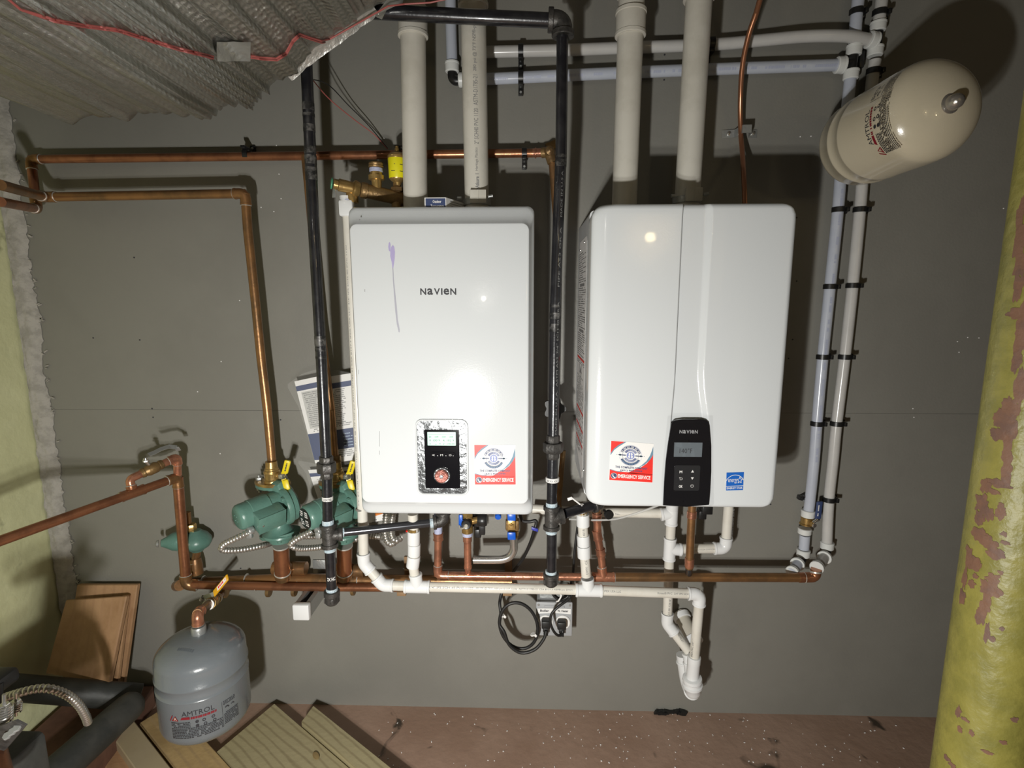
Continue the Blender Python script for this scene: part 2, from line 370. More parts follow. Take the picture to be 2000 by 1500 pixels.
# ================================================================== THE ROOM
def slab(name, x0, x1, y0, y1, z0, z1, mt, parent=None):
    m = M(); box(m, ((x0+x1)/2, (y0+y1)/2, (z0+z1)/2), ((x1-x0)/2, 0, 0), (0, (y1-y0)/2, 0), (0, 0, (z1-z0)/2)); return m.build(name, mt, parent, smooth=False)
CZ = 2.34; XL = -1.487; XR = 3.2; YB = -5.2
sz = P(800, 803, 0).z
wb = slab('wall_back', XL-.1, XR, .014, .12, 0, CZ, groovem); wb['kind'] = 'structure'
slab('panel', XL, XR, 0, .0138, .0, sz-.0003, wallm, wb); slab('panel', XL, XR, 0, .0138, sz+.0003, CZ, wallm, wb)
fl = slab('floor', XL-.1, XR, YB, .12, -.1, 0, floorm); fl['kind'] = 'structure'
cl = slab('ceiling', XL-.1, XR, YB, .12, CZ, CZ+.1, ceilm); cl['kind'] = 'structure'
wr = slab('wall_right', XR, XR+.1, YB, .12, 0, CZ, ceilm); wr['kind'] = 'structure'
wf = slab('wall_front', XL-.1, XR, YB-.1, YB, 0, CZ, ceilm); wf['kind'] = 'structure'
# the rough old foundation wall on the left, painted pale green, uneven
m = M(); NY, NZ = 90, 90; vs = []
for i in range(NY+1):
    y = .01 - (i/NY)**1.6*(.01-YB)
    for k in range(NZ+1):
        z = CZ*k/NZ
        b = noise.noise(V((0, y*3, z*3)))*.010+noise.noise(V((5, y*11, z*11)))*.004
        b += .03*max(0, 1-z/.35)*(.5+.5*noise.noise(V((2, y*4, 0))))          # it swells towards its foot
        vs.append((XL+b, y, z))
fs = [(i*(NZ+1)+k, (i+1)*(NZ+1)+k, (i+1)*(NZ+1)+k+1, i*(NZ+1)+k+1) for i in range(NY) for k in range(NZ)]
vs += [(XL-.1, .01, 0), (XL-.1, YB, 0), (XL-.1, YB, CZ), (XL-.1, .01, CZ)]; n = (NY+1)*(NZ+1)
fs += [(n, n+1, n+2, n+3)]
m.add(vs, fs); wl = m.build('wall_left', greenm, ang=80); wl['kind'] = 'structure'
# the bare mortar fillet down the corner, ragged where it meets the grey board
m = M(); NZ, NX = 260, 14; vs = []
for k in range(NZ+1):
    z = CZ*k/NZ; wdt = .048+.010*noise.noise(V((1, z*6, 0)))+.006*noise.noise(V((4, z*45, 0)))+.004*random.uniform(-1, 1)
    for i in range(NX+1):
        u = i/NX; d_ = .019*(1-u**3)+.006*noise.noise(V((u*4, z*30, 3)))*(1-u)+.0015
        vs.append((XL+.002+u*wdt+(.003 if u == 0 else 0), -max(d_, .0008), z))
m.add(vs, [(k*(NX+1)+i, k*(NX+1)+i+1, (k+1)*(NX+1)+i+1, (k+1)*(NX+1)+i) for k in range(NZ) for i in range(NX)])
m.recalc = False
t_ = m.build('trim_1', mortar, ang=60); t_['kind'] = 'structure'
m = M()                                                              # small mortar crumbs hanging off the ragged edge
for k in range(60):
    z = random.uniform(.3, 2.0); x = XL+.05+random.uniform(-.004, .012); s = random.uniform(.002, .005)
    box(m, (x, -.003, z), (s, 0, s*random.uniform(-1, 1)), (0, .0025, 0), (s*.2, 0, s*.5))
o = m.build('crumbs', mortar, t_); o['kind'] = 'stuff'
# bits of white grit on the floor
m = M()
for k in range(420):
    x = random.gauss(.35, .45); y = -random.uniform(.01, .5); s = random.uniform(.0008, .0022)
    if x < -.5 or x > 1.3: continue
    a = random.uniform(0, PI); box(m, (x, y, s*.5), (s*math.cos(a), s*math.sin(a), 0), (-s*.5*math.sin(a), s*.5*math.cos(a), 0), (0, 0, s*.5))
tag(m.build('grit', paper, smooth=False), 'white plaster grit scattered over the reddish concrete floor', 'debris', kind='stuff')
# screw heads left in the grey board
sg = T('wall_screws', 'scattered screw heads and screw holes in the grey painted board', 'screws', kind='stuff')
m = M(); mw = M()
for px, py in [(1546,425),(1556,425),(1541,550),(1556,549),(1548,663),(1540,700),(1298,107),(1297,156),(1503,808),(262,503),(182,660),(273,664),(297,798),(299,815),(1505,985),(548,820),(470,1110),(575,1163)]:
    lathe(m, P(px, py, .0002), (0, -1, 0), [(0, .0024), (.001, .002), (.0016, .001)], 8)
for px, py in [(1583,138),(1590,139),(1584,266),(1563,267),(432,706),(386,765),(468,587),(430,886),(540,284),(545,340),(549,388),(510,405),(535,413),(1890,659),(1912,660),(1873,688),(1870,667),(1783,798),(1785,815),(1960,407),(750,270),(1446,1136)]:
    lathe(mw, P(px, py, .0002), (0, -1, 0), [(0, .0019), (.001, .0016), (.0014, .001)], 8)
m.build('dark_screw', ink, sg); mw.build('pale_screw', paper, sg)
# peeling yellow-green steel column on the right
col = T('support_column', 'round steel column with peeling yellow-green paint and brown rust at the right edge', 'column', loc=(.70, -.80, 0))
CX, CY, CR = .70, -.80, .057
m = M(); lathe(m, (CX, CY, .012), (0, 0, 1), [(0, CR), (CZ-.024, CR)], 64); m.build('shaft', greenrust, col)
m = M(); box(m, (CX, CY, .006), (.09, 0, 0), (0, .09, 0), (0, 0, .006), .002); m.build('base_plate', greenrust, col)
m = M(); box(m, (CX, CY, CZ-.006), (.09, 0, 0), (0, .09, 0), (0, 0, .006), .002); m.build('top_plate', greenrust, col)
rustm = mat('brown_primer', (.17, .085, .05), .6, bump=.5, bs=60, var=(.13, .07, .05), vs=30)
def on_col(px, py, R=CR):                                            # pixel -> (angle, height) on the column
    ray = (px-1000)/F*R2+(py-750)/F*D2+_f; ox, oy = CAM.x-CX, CAM.y-CY
    a = ray.x**2+ray.y**2; b = 2*(ox*ray.x+oy*ray.y); c = ox*ox+oy*oy-R*R; dd = b*b-4*a*c
    if dd < 0: return None
    t = (-b-math.sqrt(dd))/(2*a); p = CAM+ray*t; return math.atan2(p.y-CY, p.x-CX), p.z
m = M()
def patch(cx, cy, w_, h_, seed):                                    # a flake scar: ragged outline, lying on the paint
    c = on_col(cx, cy)
    if not c: return
    n = 40; R = CR+.0006; pts = []
    for k in range(n):
        a = 2*PI*k/n; q = 1+.55*noise.noise(V((math.cos(a)*1.6, math.sin(a)*1.6, seed)))+.3*noise.noise(V((math.cos(a)*5, math.sin(a)*5, seed)))
        th = c[0]+w_*q*math.cos(a)/CR; z = c[1]+h_*q*math.sin(a); pts.append((CX+R*math.cos(th), CY+R*math.sin(th), z))
    m.add([(CX+R*math.cos(c[0]), CY+R*math.sin(c[0]), c[1])]+pts, [(0, 1+k, 1+(k+1) % n) for k in range(n)])
for i, a in enumerate([(1994,420,.006,.018),(1990,470,.008,.022),(1996,510,.009,.022),(1988,560,.006,.02),(1985,612,.011,.006),(1996,640,.008,.03),(1985,700,.006,.018),(1992,760,.006,.025),(1975,795,.009,.018),(1960,822,.012,.014),(1950,848,.012,.01),(1972,850,.007,.022),(1968,890,.006,.022),(1965,930,.006,.02),(1950,945,.014,.006),(1925,950,.008,.012),(1918,985,.011,.014),(1930,1003,.008,.011),(1912,1012,.008,.01),(1955,1000,.006,.010),(1915,1045,.012,.011),(1932,1060,.011,.01),(1945,1082,.010,.009),(1903,1100,.013,.01),(1893,1090,.006,.014),(1885,1130,.005,.02),(1880,1165,.006,.012),(1898,1140,.006,.006),(1932,1150,.011,.013),(1938,1130,.008,.009),(1925,1180,.006,.016),(1916,1205,.006,.014),(1928,1235,.003,.014),(1938,1248,.004,.004),(1890,1070,.004,.004),(1960,1043,.004,.004),(1963,1060,.005,.003),(1955,1118,.003,.003),(1872,1390,.004,.009),(1885,1405,.006,.003),(1875,1425,.003,.006),(1898,1432,.003,.005),(1850,1480,.005,.004),(1860,1495,.006,.004),(1957,1228,.003,.003),(1980,1405,.005,.004),(1930,1470,.006,.003),(1960,1450,.004,.003),(1940,960,.01,.004),(1905,1125,.004,.004)]): patch(*a, i*3.7)
m.recalc = False; m.build('rust_patches', rustm, col, label='brown rust where the paint has flaked off', ang=180)['kind'] = 'stuff'

# ================================================================== BOILER ON THE LEFT
BX, BZ, BW, BH, BD = -.425, H-.547, .44, .761, .279
b1 = T('boiler', 'flat-fronted white wall-hung boiler with a lilac paint drip and round dial panel', 'boiler', loc=(BX+BW/2, -BD/2, BZ))
m = M()
def rl(inx, inz, d_, r): return [(x, -d_, z) for x, z in rrect(BX+inx, BX+BW-inx, BZ+inz, BZ+BH-inz, r, 8)]
loft(m, [rl(.012, .012, .003, .012), rl(.012, .012, .11, .012)]); m.build('chassis', white2, b1)
m = M()
loft(m, [rl(.0, .0, .105, .016), rl(0, 0, .240, .018), rl(.001, .002, .2455, .022), rl(.0025, .006, .2495, .025), rl(.0045, .012, .2530, .026), rl(.007, .024, .2600, .024), rl(.009, .034, .2670, .022), rl(.011, .040, .2735, .019), rl(.013, .044, .2775, .016), rl(.016, .049, .279, .014)])
m.build('front_cover', white, b1, ang=24)
FD = .279
def lf(px, py, d_=FD): p = P(px, py, d_); return p.x, p.z
def front(d_): return lambda u, v: V((u, -d_, v))
f1 = front(FD+.0004)
def wordmark(m, fn, x0, x1, z0, z1, mi=0):                          # the maker's wordmark, every letter at cap height
    ch = ['N', 'a', 'V', 'I', 'e', 'N']; ww = [1, .95, 1.02, .24, .95, 1]; g = .17; tot = sum(ww)+g*5; k = (x1-x0)/tot; x = x0
    for c, a in zip(ch, ww): text(m, c, fn, x, z0, a*k, z1-z0, True, mi); x += (a+g)*k
m = M(); a = lf(821, 576); b = lf(891, 563); wordmark(m, f1, a[0], b[0], a[1], b[1]); flat(m, 'lettering', ink, b1, 'black maker name on the front')
m = M()
def ipts(pl): return [lf(660+x/5, 380+y/5) for x, y in pl]
poly(m, f1, ipts([(492,510),(496,475),(506,462),(514,485),(515,520),(511,555),(503,555),(495,540)]))
poly(m, f1, ipts([(511,600),(512,550),(522,510),(536,492),(550,510),(557,560),(555,620),(547,680),(541,720),(533,720),(526,660),(515,620)]))
m2 = M(); poly(m2, f1, ipts([(533,718),(541,718),(547,830),(560,960),(575,1100),(585,1220),(604,1320),(603,1345),(594,1345),(575,1265),(560,1140),(549,990),(537,830)]))
flat(m, 'paint_stain', violet, b1, 'lilac paint blob'); flat(m2, 'paint_run', greyst, b1, 'grey-lilac paint run below the blob')
m = M()
for pl in ([(262,925),(266,925),(266,950),(262,950)], [(207,240),(219,240),(219,252),(207,252)]): poly(m, f1, ipts(pl))
for px, py, h_ in [(741,842,30),(741,880,8),(700,722,9)]:
    a = lf(px, py); b = lf(px, py+h_); poly(m, f1, [(a[0], a[1]), (a[0]+.0008, a[1]), (b[0]+.0008, b[1]), (b[0], b[1])])
flat(m, 'scratch', inkgrey, b1)
# control panel of the left boiler
def rfr(x0, x1, y0, y1, d_): a = lf(x0, y1, d_); b = lf(x1, y0, d_); return a[0], b[0], a[1], b[1]
x0, x1, z0, z1 = rfr(815, 914, 819, 966, FD)
m = M(); L0 = lambda i, d_, r: [(x, -d_, z) for x, z in rrect(x0+i, x1-i, z0+i, z1-i, r, 6)]
loft(m, [L0(0, FD-.002, .017), L0(0, FD+.003, .017), L0(.0015, FD+.0045, .016), L0(.0035, FD+.0045, .015), L0(.005, FD+.0015, .014)]); m.build('panel_rim', white, b1)
cp = M(); loft(cp, [L0(.0045, FD+.0005, .013), L0(.0045, FD+.0022, .013)]); cp = cp.build('control_panel', silverp, b1, 'silver panel with a black display and dial')
x0, x1, z0, z1 = rfr(832, 897, 839, 952, FD)
m = M(); loft(m, [[(x, -d_, z) for x, z in rrect(x0, x1, z0, z1, .002, 3)] for d_ in (FD+.001, FD+.0045)]); m.build('display_plate', gloss, cp)
x0, x1, z0, z1 = rfr(836, 890.5, 843, 869, FD)
m = M(); loft(m, [[(x, -d_, z) for x, z in rrect(x0, x1, z0, z1, .0012, 3)] for d_ in (FD+.004, FD+.0052)]); m.build('screen', lcd, cp)
fs_ = front(FD+.0055); W_ = x1-x0; Hh = z1-z0
m = M(); poly(m, fs_, [(x0+.001, z1-.006), (x1-.001, z1-.006), (x1-.001, z1-.0063), (x0+.001, z1-.0063)])
for tx, u in (('SH', .05), ('OFF', .26), ('DHW', .52), ('OFF', .78)): text(m, tx, fs_, x0+W_*u, z0+Hh*.58, W_*.13 if tx != 'SH' else W_*.08, Hh*.12)
for tx, u, w_ in (('8', .07, .04), ('130', .2, .14), ('°F', .37, .07), ('4L', .55, .07), ('102', .69, .14), ('°F', .87, .07)): text(m, tx, fs_, x0+W_*u, z0+Hh*.32, W_*w_, Hh*.13)
for tx, u, w_ in (('^', .07, .04), ('-', .27, .05), ('°F', .4, .06), ('2°', .55, .06), ('170', .69, .13), ('psi', .86, .09)): text(m, tx, fs_, x0+W_*u, z0+Hh*.07, W_*w_, Hh*.12 if tx != '-' else Hh*.02)
flat(m, 'readout', ink, cp)
x0, x1, z0, z1 = rfr(840, 890, 882, 893, FD); m = M(); loft(m, [[(x, -d_, z) for x, z in rrect(x0, x1, z0, z1, (z1-z0)*.48, 6)] for d_ in (FD+.004, FD+.0065)]); m.build('button_bar', gloss, cp)
m = M(); fb = front(FD+.0068)
for tx, u in (('<', .1), ('·', .3), ('M', .42), ('·', .62), ('O', .75), ('·', .9)): text(m, tx, fb, x0+(x1-x0)*u, z0+(z1-z0)*.36, (x1-x0)*(.1 if tx != '·' else .03), (z1-z0)*.3 if tx != '·' else (z1-z0)*.1)
flat(m, 'button_symbols', paper, cp)
c_ = P(863.5, 928, FD+.004)
m = M(); lathe(m, c_, (0, -1, 0), [(0, .0215), (.003, .021), (.005, .019)], 40); m.build('dial_ring', silverp, cp)
m = M(); lathe(m, c_, (0, -1, 0), [(.001, .0175), (.011, .0165), (.013, .014), (.0125, .012)], 40); m.build('dial', mat('dial_copper', (.42, .16, .13), .28, metal=.55, bump=1., bs=160), cp)
m = M(); lathe(m, c_+V((0, -.0125, 0)), (0, -1, 0), [(0, .005), (.0015, .004)], 20); m.build('dial_cap', silverp, cp)
# ---- service sticker, drawn in a unit square
def sticker(parent, c00, c10, c11, c01, lab):
    c00, c10, c11, c01 = map(V, (c00, c10, c11, c01))
    def fn(lift): return lambda u, v: c00*(1-u)*(1-v)+c10*u*(1-v)+c11*u*v+c01*(1-u)*v+V((0, -lift, 0))
    m = M(); prism(m, [c00, c10, c11, c01], (0, -.0003, 0)); st = m.build('sticker', paper, parent, lab, smooth=False)
    m = M(); f = fn(.0005)
    poly(m, f, [(.01, .99), (.01, .68), (.08, .80), (.18, .90), (.32, .99)], 1); poly(m, f, [(.01, .68), (.01, .63), (.09, .77), (.2, .87), (.36, .99), (.32, .99), (.18, .9), (.08, .8)], 2)
    poly(m, f, [(.99, .94), (.99, .72), (.92, .58), (.8, .45), (.66, .36), (.6, .33), (.72, .42), (.84, .55), (.92, .70)], 2)
    poly(m, f, [(.99, .72), (.99, .2), (.4, .2), (.60, .33), (.72, .38), (.84, .48), (.93, .60)], 1)
    poly(m, f, [(.01, .01), (.99, .01), (.99, .22), (.45, .235), (.2, .23), (.01, .27)], 1); poly(m, f, [(.01, .27), (.2, .23), (.3, .232), (.3, .245), (.15, .25), (.01, .29)], 2)
    f = fn(.0007); c = (.47, .66)
    arcband(m, f, c, .195, .245, .35, PI-.35, 3); arcband(m, f, c, .195, .245, PI+.45, 2*PI-.45, 3); arcband(m, f, c, .182, .187, 0, 2*PI, 3); arcband(m, f, c, .255, .26, .1, PI-.1, 4); arcband(m, f, c, .255, .26, PI+.2, 2*PI-.2, 4)
    for sgn in (-1, 1):
        poly(m, f, [(c[0]+sgn*.11, c[1]-.012), (c[0]+sgn*.28, c[1]-.012), (c[0]+sgn*.28, c[1]+.012), (c[0]+sgn*.11, c[1]+.012)], 3)
        poly(m, f, circ((c[0]+sgn*.24, c[1]), .026, 12), 2); poly(m, f, circ((c[0]+sgn*.315, c[1]), .009, 6), 3)
    poly(m, f, circ(c, .092), 4); f = fn(.0009)
    for sgn in (-1, 1): poly(m, f, [(c[0]+sgn*x, c[1]+y) for x, y in ((.008, .07), (.035, .06), (.05, .03), (.035, .008), (.055, -.02), (.045, -.05), (.02, -.07), (.012, -.03), (.02, 0), (.01, .03))], 0)
    for k in range(24):                                             # blurred ring lettering: small strokes
        a = .3+2.54*k/23; poly(m, f, [(c[0]+q*math.cos(a+e), c[1]+q*math.sin(a+e)) for q, e in ((.205, -.03), (.234, -.03), (.234, .03), (.205, .03))], 0 if k % 4 else 3)
        a = .5+2.1*k/23
        for s2 in (1, -1): poly(m, f, [(c[0]+q*math.cos(a*1+e), c[1]+s2*q*math.sin(a+e)) for q, e in ((.11, -.035), (.165, -.035), (.165, .03), (.11, .03))], 3 if k % 2 else 4)
    for k in range(12):
        a = PI+.6+1.94*k/11; poly(m, f, [(c[0]+q*math.cos(a+e), c[1]+q*math.sin(a+e)) for q, e in ((.207, -.05), (.233, -.05), (.233, .05), (.207, .05))], 2)
    text(m, 'THE COMPLETE COMPANY', f, .13, .325, .74, .055, True, 3); text(m, '(631) 903-0949', f, .25, .245, .5, .055, True, 3)
    poly(m, f, circ((.11, .125), .072, 24), 3); f = fn(.0011); arcband(m, f, (.11, .125), .066, .073, 0, 2*PI, 0)
    poly(m, f, [(.075, .16), (.092, .165), (.1, .14), (.092, .13), (.115, .1), (.128, .105), (.15, .09), (.142, .072), (.12, .07), (.09, .095), (.073, .13)], 0)
    text(m, 'EMERGENCY SERVICE', f, .2, .08, .74, .095, True, 0)
    flat(m, 'sticker_print', [paper, red, steelb, navy, mat('violet_print', (.22, .26, .5), .5)], st)
PP = lambda x, y, d_: P(x, y, d_)
sticker(b1, PP(927,947,FD+.0003), PP(1008,947,FD+.0003), PP(1007,869,FD+.0003), PP(925.5,868,FD+.0003), 'square red and white service sticker')

# ================================================================== BOILER ON THE RIGHT
NX0, NZ0, NW, NH, ND = .140, H-.487, .44, .690, .336
b2 = T('boiler', 'white wall-hung boiler with a sunken centre channel ending in a black touch panel', 'boiler', loc=(NX0+NW/2, -ND/2, NZ0))
m = M(); loft(m, [[(x, -d_, z) for x, z in rrect(NX0+.001, NX0+NW-.004, NZ0+.004, NZ0+NH-.004, .012, 4)] for d_ in (.003, .27)]); m.build('chassis', white2, b2)
def chan(x, z):                                                     # how far the face is sunk at x (from its left edge) and z (from its foot)
    fl = max(0., min(1., (.33-z)/.17)); fl = fl*fl*(3-2*fl)
    xl = .194-.005*fl; xr = .257+.022*fl
    if x <= xl-.0015 or x >= xr+.003: return 0.
    a = min(1, max(0, (x-(xl-.0015))/.0045)); b = min(1, max(0, (xr+.003-x)/.016)); s = lambda q: q*q*(3-2*q)
    return .0085*s(a)*s(b)*min(1, max(0, (z-.02)/.12))
RC, RE, REL = .030, .013, .038
def axis_pts(L, n, e0, e1, extra=()):
    p = [e0*(1-math.cos(PI/2*k/9)) for k in range(9)]+[e0+(L-e0-e1)*k/n for k in range(n+1)]+[L-e1*(1-math.cos(PI/2*k/9)) for k in range(9)][::-1]
    return sorted(set([round(q, 6) for q in p]+[round(e, 6) for e in extra]))
xs = axis_pts(NW, 44, REL, RE, [.184+.0012*k for k in range(14)]+[.240+.0015*k for k in range(30)]); zs = axis_pts(NH, 60, RE, RE)
m = M(); vs = []
for z in zs:
    dz = min(z, NH-z); ins = RC-math.sqrt(max(0, RC*RC-(RC-dz)**2)) if dz < RC else 0
    for x in xs:
        u = x/NW; X = ins+u*(NW-2*ins); dl = x; dr = NW-x
        def edge(e, re, depth): return depth*(1-math.sqrt(max(0, 1-(1-e/re)**2))) if e < re else 0
        dp = max(edge(dl, REL, .020), edge(dr, RE, .012)) + edge(dz, RE, .012)
        dp = min(dp, .024)
        vs.append((NX0+X, -(ND-dp-chan(x, z)), NZ0+z))
nx = len(xs); nz = len(zs)
fs = [(k*nx+i, k*nx+i+1, (k+1)*nx+i+1, (k+1)*nx+i) for k in range(nz-1) for i in range(nx-1)]
rim = [i for i in range(nx)]+[k*nx+nx-1 for k in range(1, nz)]+[(nz-1)*nx+i for i in range(nx-2, -1, -1)]+[k*nx for k in range(nz-2, 0, -1)]
b_ = len(vs); vs += [(vs[i][0], -.262, vs[i][2]) for i in rim]; n = len(rim)
fs += [(rim[i], b_+i, b_+(i+1) % n, rim[(i+1) % n]) for i in range(n)]
m.add(vs, fs); m.build('front_cover', white, b2, ang=50)
def PXn(px, py, x):                                                 # pixel on the plane x
    ray = (px-1000)/F*R2+(py-750)/F*D2+_f; return CAM+ray*((x-CAM.x)/ray.x)
# side label with its warnings
SX = NX0+.001-.0006
lb = T  # (parts below)
a = PXn(1132, 500, SX); y0 = -.045; y1 = -.235; zt = NZ0+NH-.055; zb = NZ0+.05
m = M(); prism(m, [(SX, y0, zt-.03), (SX, y0-.02, zt), (SX, y1+.012, zt), (SX, y1, zt-.012), (SX, y1, zb-.01), (SX, y1+.02, zb-.02), (SX, y0, zb+.03)], (-.0004, 0, 0)); sl = m.build('warning_label', paper, b2, 'tall label of small printed warnings on its side', smooth=False)
m = M(); fn = lambda u, v: V((SX-.0008, y0-.01-u, zb+v)); LW = abs(y1-y0)-.02; v = .03; top = zt-zb
while v < top-.03:
    rr = v/top
    if .40 < rr < .455: v += .006; continue
    if abs(rr-.475) < .008 or abs(rr-.24) < .006 or abs(rr-.17) < .006 or abs(rr-.10) < .006: poly(m, fn, [(0, v), (LW, v), (LW, v+.006), (0, v+.006)], 1); v += .011
    elif abs(rr-.60) < .006 or abs(rr-.80) < .006: poly(m, fn, [(.03, v), (LW-.03, v), (LW-.03, v+.007), (.03, v+.007)], 0); v += .011
    else: dashes(m, fn, 0, LW*random.choice((1, 1, .9, .6)), v, .0022, 0, .85, .012); v += .0056
text(m, '14', fn, LW*.25, top*.40, LW*.4, .03, True, 0)
for q in ((0, 0, 0, 1), (1, 0, 1, 1)): pass
for u0, u1, v0, v1 in ((-.006, -.0045, .03, top-.03), (LW+.003, LW+.0045, .0, top-.01)): poly(m, fn, [(u0, v0), (u1, v0), (u1, v1), (u0, v1)], 2)
flat(m, 'label_print', [inkgrey, red, zinc], sl)
m = M()
for px, py in [(1155,436),(1150,455),(1141,473),(1133,489),(1139,918)]:
    p = PXn(px, py, NX0-.001)
    if -p.y < .262: lathe(m, p+V((.003, 0, 0)), (-1, 0, 0), [(0, .004), (.003, .0035), (.004, .002)], 12)
m.build('cover_screws', steel, b2)
# control panel of the right boiler
ND2 = ND
pl = [(1310,826),(1316,820),(1330,818),(1360,818),(1376,819),(1382,823),(1384,832),(1387,870),(1387,920),(1385,960),(1383,984),(1340,988),(1294,985),(1296,940),(1299,900),(1304,860)]
pts = [P(x, y, ND2-.002) for x, y in pl]
m = M(); prism(m, pts, (0, -.006, 0)); cp = m.build('control_panel', gloss, b2, 'black glossy panel with a grey display and six keys', ang=50)
ft = front(ND2+.0045)
def lg(px, py): p = P(px, py, ND2+.0045); return p.x, p.z
m = M(); a = lg(1327, 846.5); b = lg(1363, 840); wordmark(m, ft, a[0], b[0], a[1], b[1]); flat(m, 'lettering', mat('grey_lettering', (.35, .35, .36), .5), cp)
a = lg(1316, 892); b = lg(1372, 864.5); m = M(); prism(m, [(a[0], -ND2-.003, a[1]), (b[0], -ND2-.003, a[1]), (b[0], -ND2-.003, b[1]), (a[0], -ND2-.003, b[1])], (0, -.0022, 0)); m.build('screen', lcdg, cp, smooth=False)
m = M(); f = front(ND2+.0056); text(m, '140°F', f, lg(1327, 883)[0], lg(1327, 885)[1], lg(1355, 0)[0]-lg(1327, 0)[0], .012); flat(m, 'readout', ink, cp)
m = M(); f = front(ND2+.0048)
k0 = lg(1315.5, 958); k1 = lg(1368, 909); key = M(); loft(key, [[(x, -d_, z) for x, z in rrect(k0[0], k1[0], k0[1], k1[1], .004, 3)] for d_ in (ND2+.0035, ND2+.0048)]); key.build('keypad', mat('key_black', (.02, .02, .022), .3), cp)
f = front(ND2+.0052)
def at(px, py): return lg(px, py)
text(m, 'M', f, *at(1327, 924), .0062, .0062, True); text(m, 'OK', f, *at(1325.5, 952.5), .0088, .0064, True)
c = at(1352.5, 920.5); poly(m, f, [(c[0]-.0034, c[1]-.0026), (c[0]+.0034, c[1]-.0026), (c[0], c[1]+.0034)])
c = at(1352, 934.5); poly(m, f, [(c[0]-.0034, c[1]+.003), (c[0], c[1]-.003), (c[0]+.0034, c[1]+.003)])
c = at(1351.5, 949); arcband(m, f, c, .0030, .0037, 2.1, 2*PI+1.04, 0, 20); poly(m, f, [(c[0]-.0004, c[1]+.0005), (c[0]+.0004, c[1]+.0005), (c[0]+.0004, c[1]+.0042), (c[0]-.0004, c[1]+.0042)])
c = at(1330, 935); arcband(m, f, (c[0]+.001, c[1]), .0019, .0026, -PI/2, PI/2, 0, 12)
for zz in (.00225, -.00225): poly(m, f, [(c[0]-.003, c[1]+zz-.00035), (c[0]+.001, c[1]+zz-.00035), (c[0]+.001, c[1]+zz+.00035), (c[0]-.003, c[1]+zz+.00035)])
poly(m, f, [(c[0]-.0045, c[1]+.00225), (c[0]-.0022, c[1]+.0040), (c[0]-.0022, c[1]+.0005)])
flat(m, 'key_symbols', paper, cp)
# crinkled clear film still on the panel, hanging below it
m = M(); rows = []
NRW, NCL = 26, 12
for i in range(NRW+1):
    q = i/NRW; py = 812+q*188; row = []
    xl = 1304-12*min(1, q*1.6) + (q > .93)*(q-.93)*260; xr = 1392+2*q-(q > .93)*(q-.93)*260
    for k in range(NCL+1):
        p = P(xl+(xr-xl)*k/NCL, py, ND2+.006+.0035*noise.noise(V((k*.9, i*.7, 1)))+(.0 if q < .93 else -.01*(q-.93)/.07)); row.append(p)
    rows.append(row)
m.add([p for r_ in rows for p in r_], [(i*(NCL+1)+k, i*(NCL+1)+k+1, (i+1)*(NCL+1)+k+1, (i+1)*(NCL+1)+k) for i in range(NRW) for k in range(NCL)]); m.recalc = False
m.build('protective_film', film, b2, 'crinkled clear film left over the touch panel', ang=180)
e = ND2+.0003
sticker(b2, PP(1189,938,e), PP(1275,943,e), PP(1277,867,e), PP(1193,860,e), 'square red and white service sticker')
# blue efficiency sticker
c00, c10, c11, c01 = PP(1418,958,e), PP(1451,957,e), PP(1453,922,e), PP(1419,923,e)
m = M(); prism(m, [c00, c10, c11, c01], (0, -.0003, 0)); es = m.build('sticker', skyb, b2, 'small blue and white energy sticker', smooth=False)
fn = lambda u, v: c00*(1-u)*(1-v)+c10*u*(1-v)+c11*u*v+c01*(1-u)*v+V((0, -.0006, 0))
m = M(); poly(m, fn, [(0, .23), (1, .23), (1, .255), (0, .255)]); arcband(m, fn, (.5, .28), .56, .59, .15, PI-.15, 0, 24)
text(m, 'ENERGY STAR', fn, .04, .07, .92, .11, True); text(m, 'energy', fn, .1, .38, .55, .26)
sp = [(.78+.17*(1 if k % 2 == 0 else .42)*math.cos(PI/2+PI*k/5), .56+.2*(1 if k % 2 == 0 else .42)*math.sin(PI/2+PI*k/5)) for k in range(10)]
for k in range(10):
    a, b = sp[k], sp[(k+1) % 10]; dx, dy = b[0]-a[0], b[1]-a[1]; L = math.hypot(dx, dy); nx_, ny_ = -dy/L*.014, dx/L*.014
    poly(m, fn, [(a[0]-nx_, a[1]-ny_), (b[0]-nx_, b[1]-ny_), (b[0]+nx_, b[1]+ny_), (a[0]+nx_, a[1]+ny_)])
flat(m, 'sticker_print', paper, es)
# ================================================================== VENT PIPES
def vent(pts, label, couplings=(), txt=None):
    a, b = P(*pts[0]), P(*pts[1]); top = up(a, b, CZ-.003); bt = (BZ+BH if a.x < .05 else NZ0+NH)-.002; a = a+(b-a)*((bt-a.z)/(b.z-a.z))
    t = T('vent_pipe', label, 'pipe', 'white plastic vent pipes above the boilers', loc=a)
    m = M(); tube(m, [a, top], .0302, 40); m.build('pipe', ventm, t)
    ax = (top-a).normalized()
    for py0, py1 in couplings:                                       # pixel heights of the coupling's ends
        f = lambda y: a+(b-a)*((y-pts[0][1])/(pts[1][1]-pts[0][1]))
        m = M(); p0 = f(py1); p1 = f(py0); tube(m, [p0, p1], .0345, 40); ring(m, p0+ax*.004, ax, .009, .0362, 40); ring(m, p1-ax*.004, ax, .009, .0362, 40); m.build('coupling', ventm, t)
    return t, a, top
v1 = vent([(812, 418, .15), (806.5, 60, .15)], 'white vent pipe rising behind the yellow air vent, coupling near its top', [(18, 72)])
v2 = vent([(932, 418, .15), (925, 60, .15)], 'white vent pipe printed with black lettering down its length', [(-60, 16)])
m = M(); a, top = v2[1], v2[2]; L = lambda py: (P(932-(418-py)*7/358, py, .15)-a).length
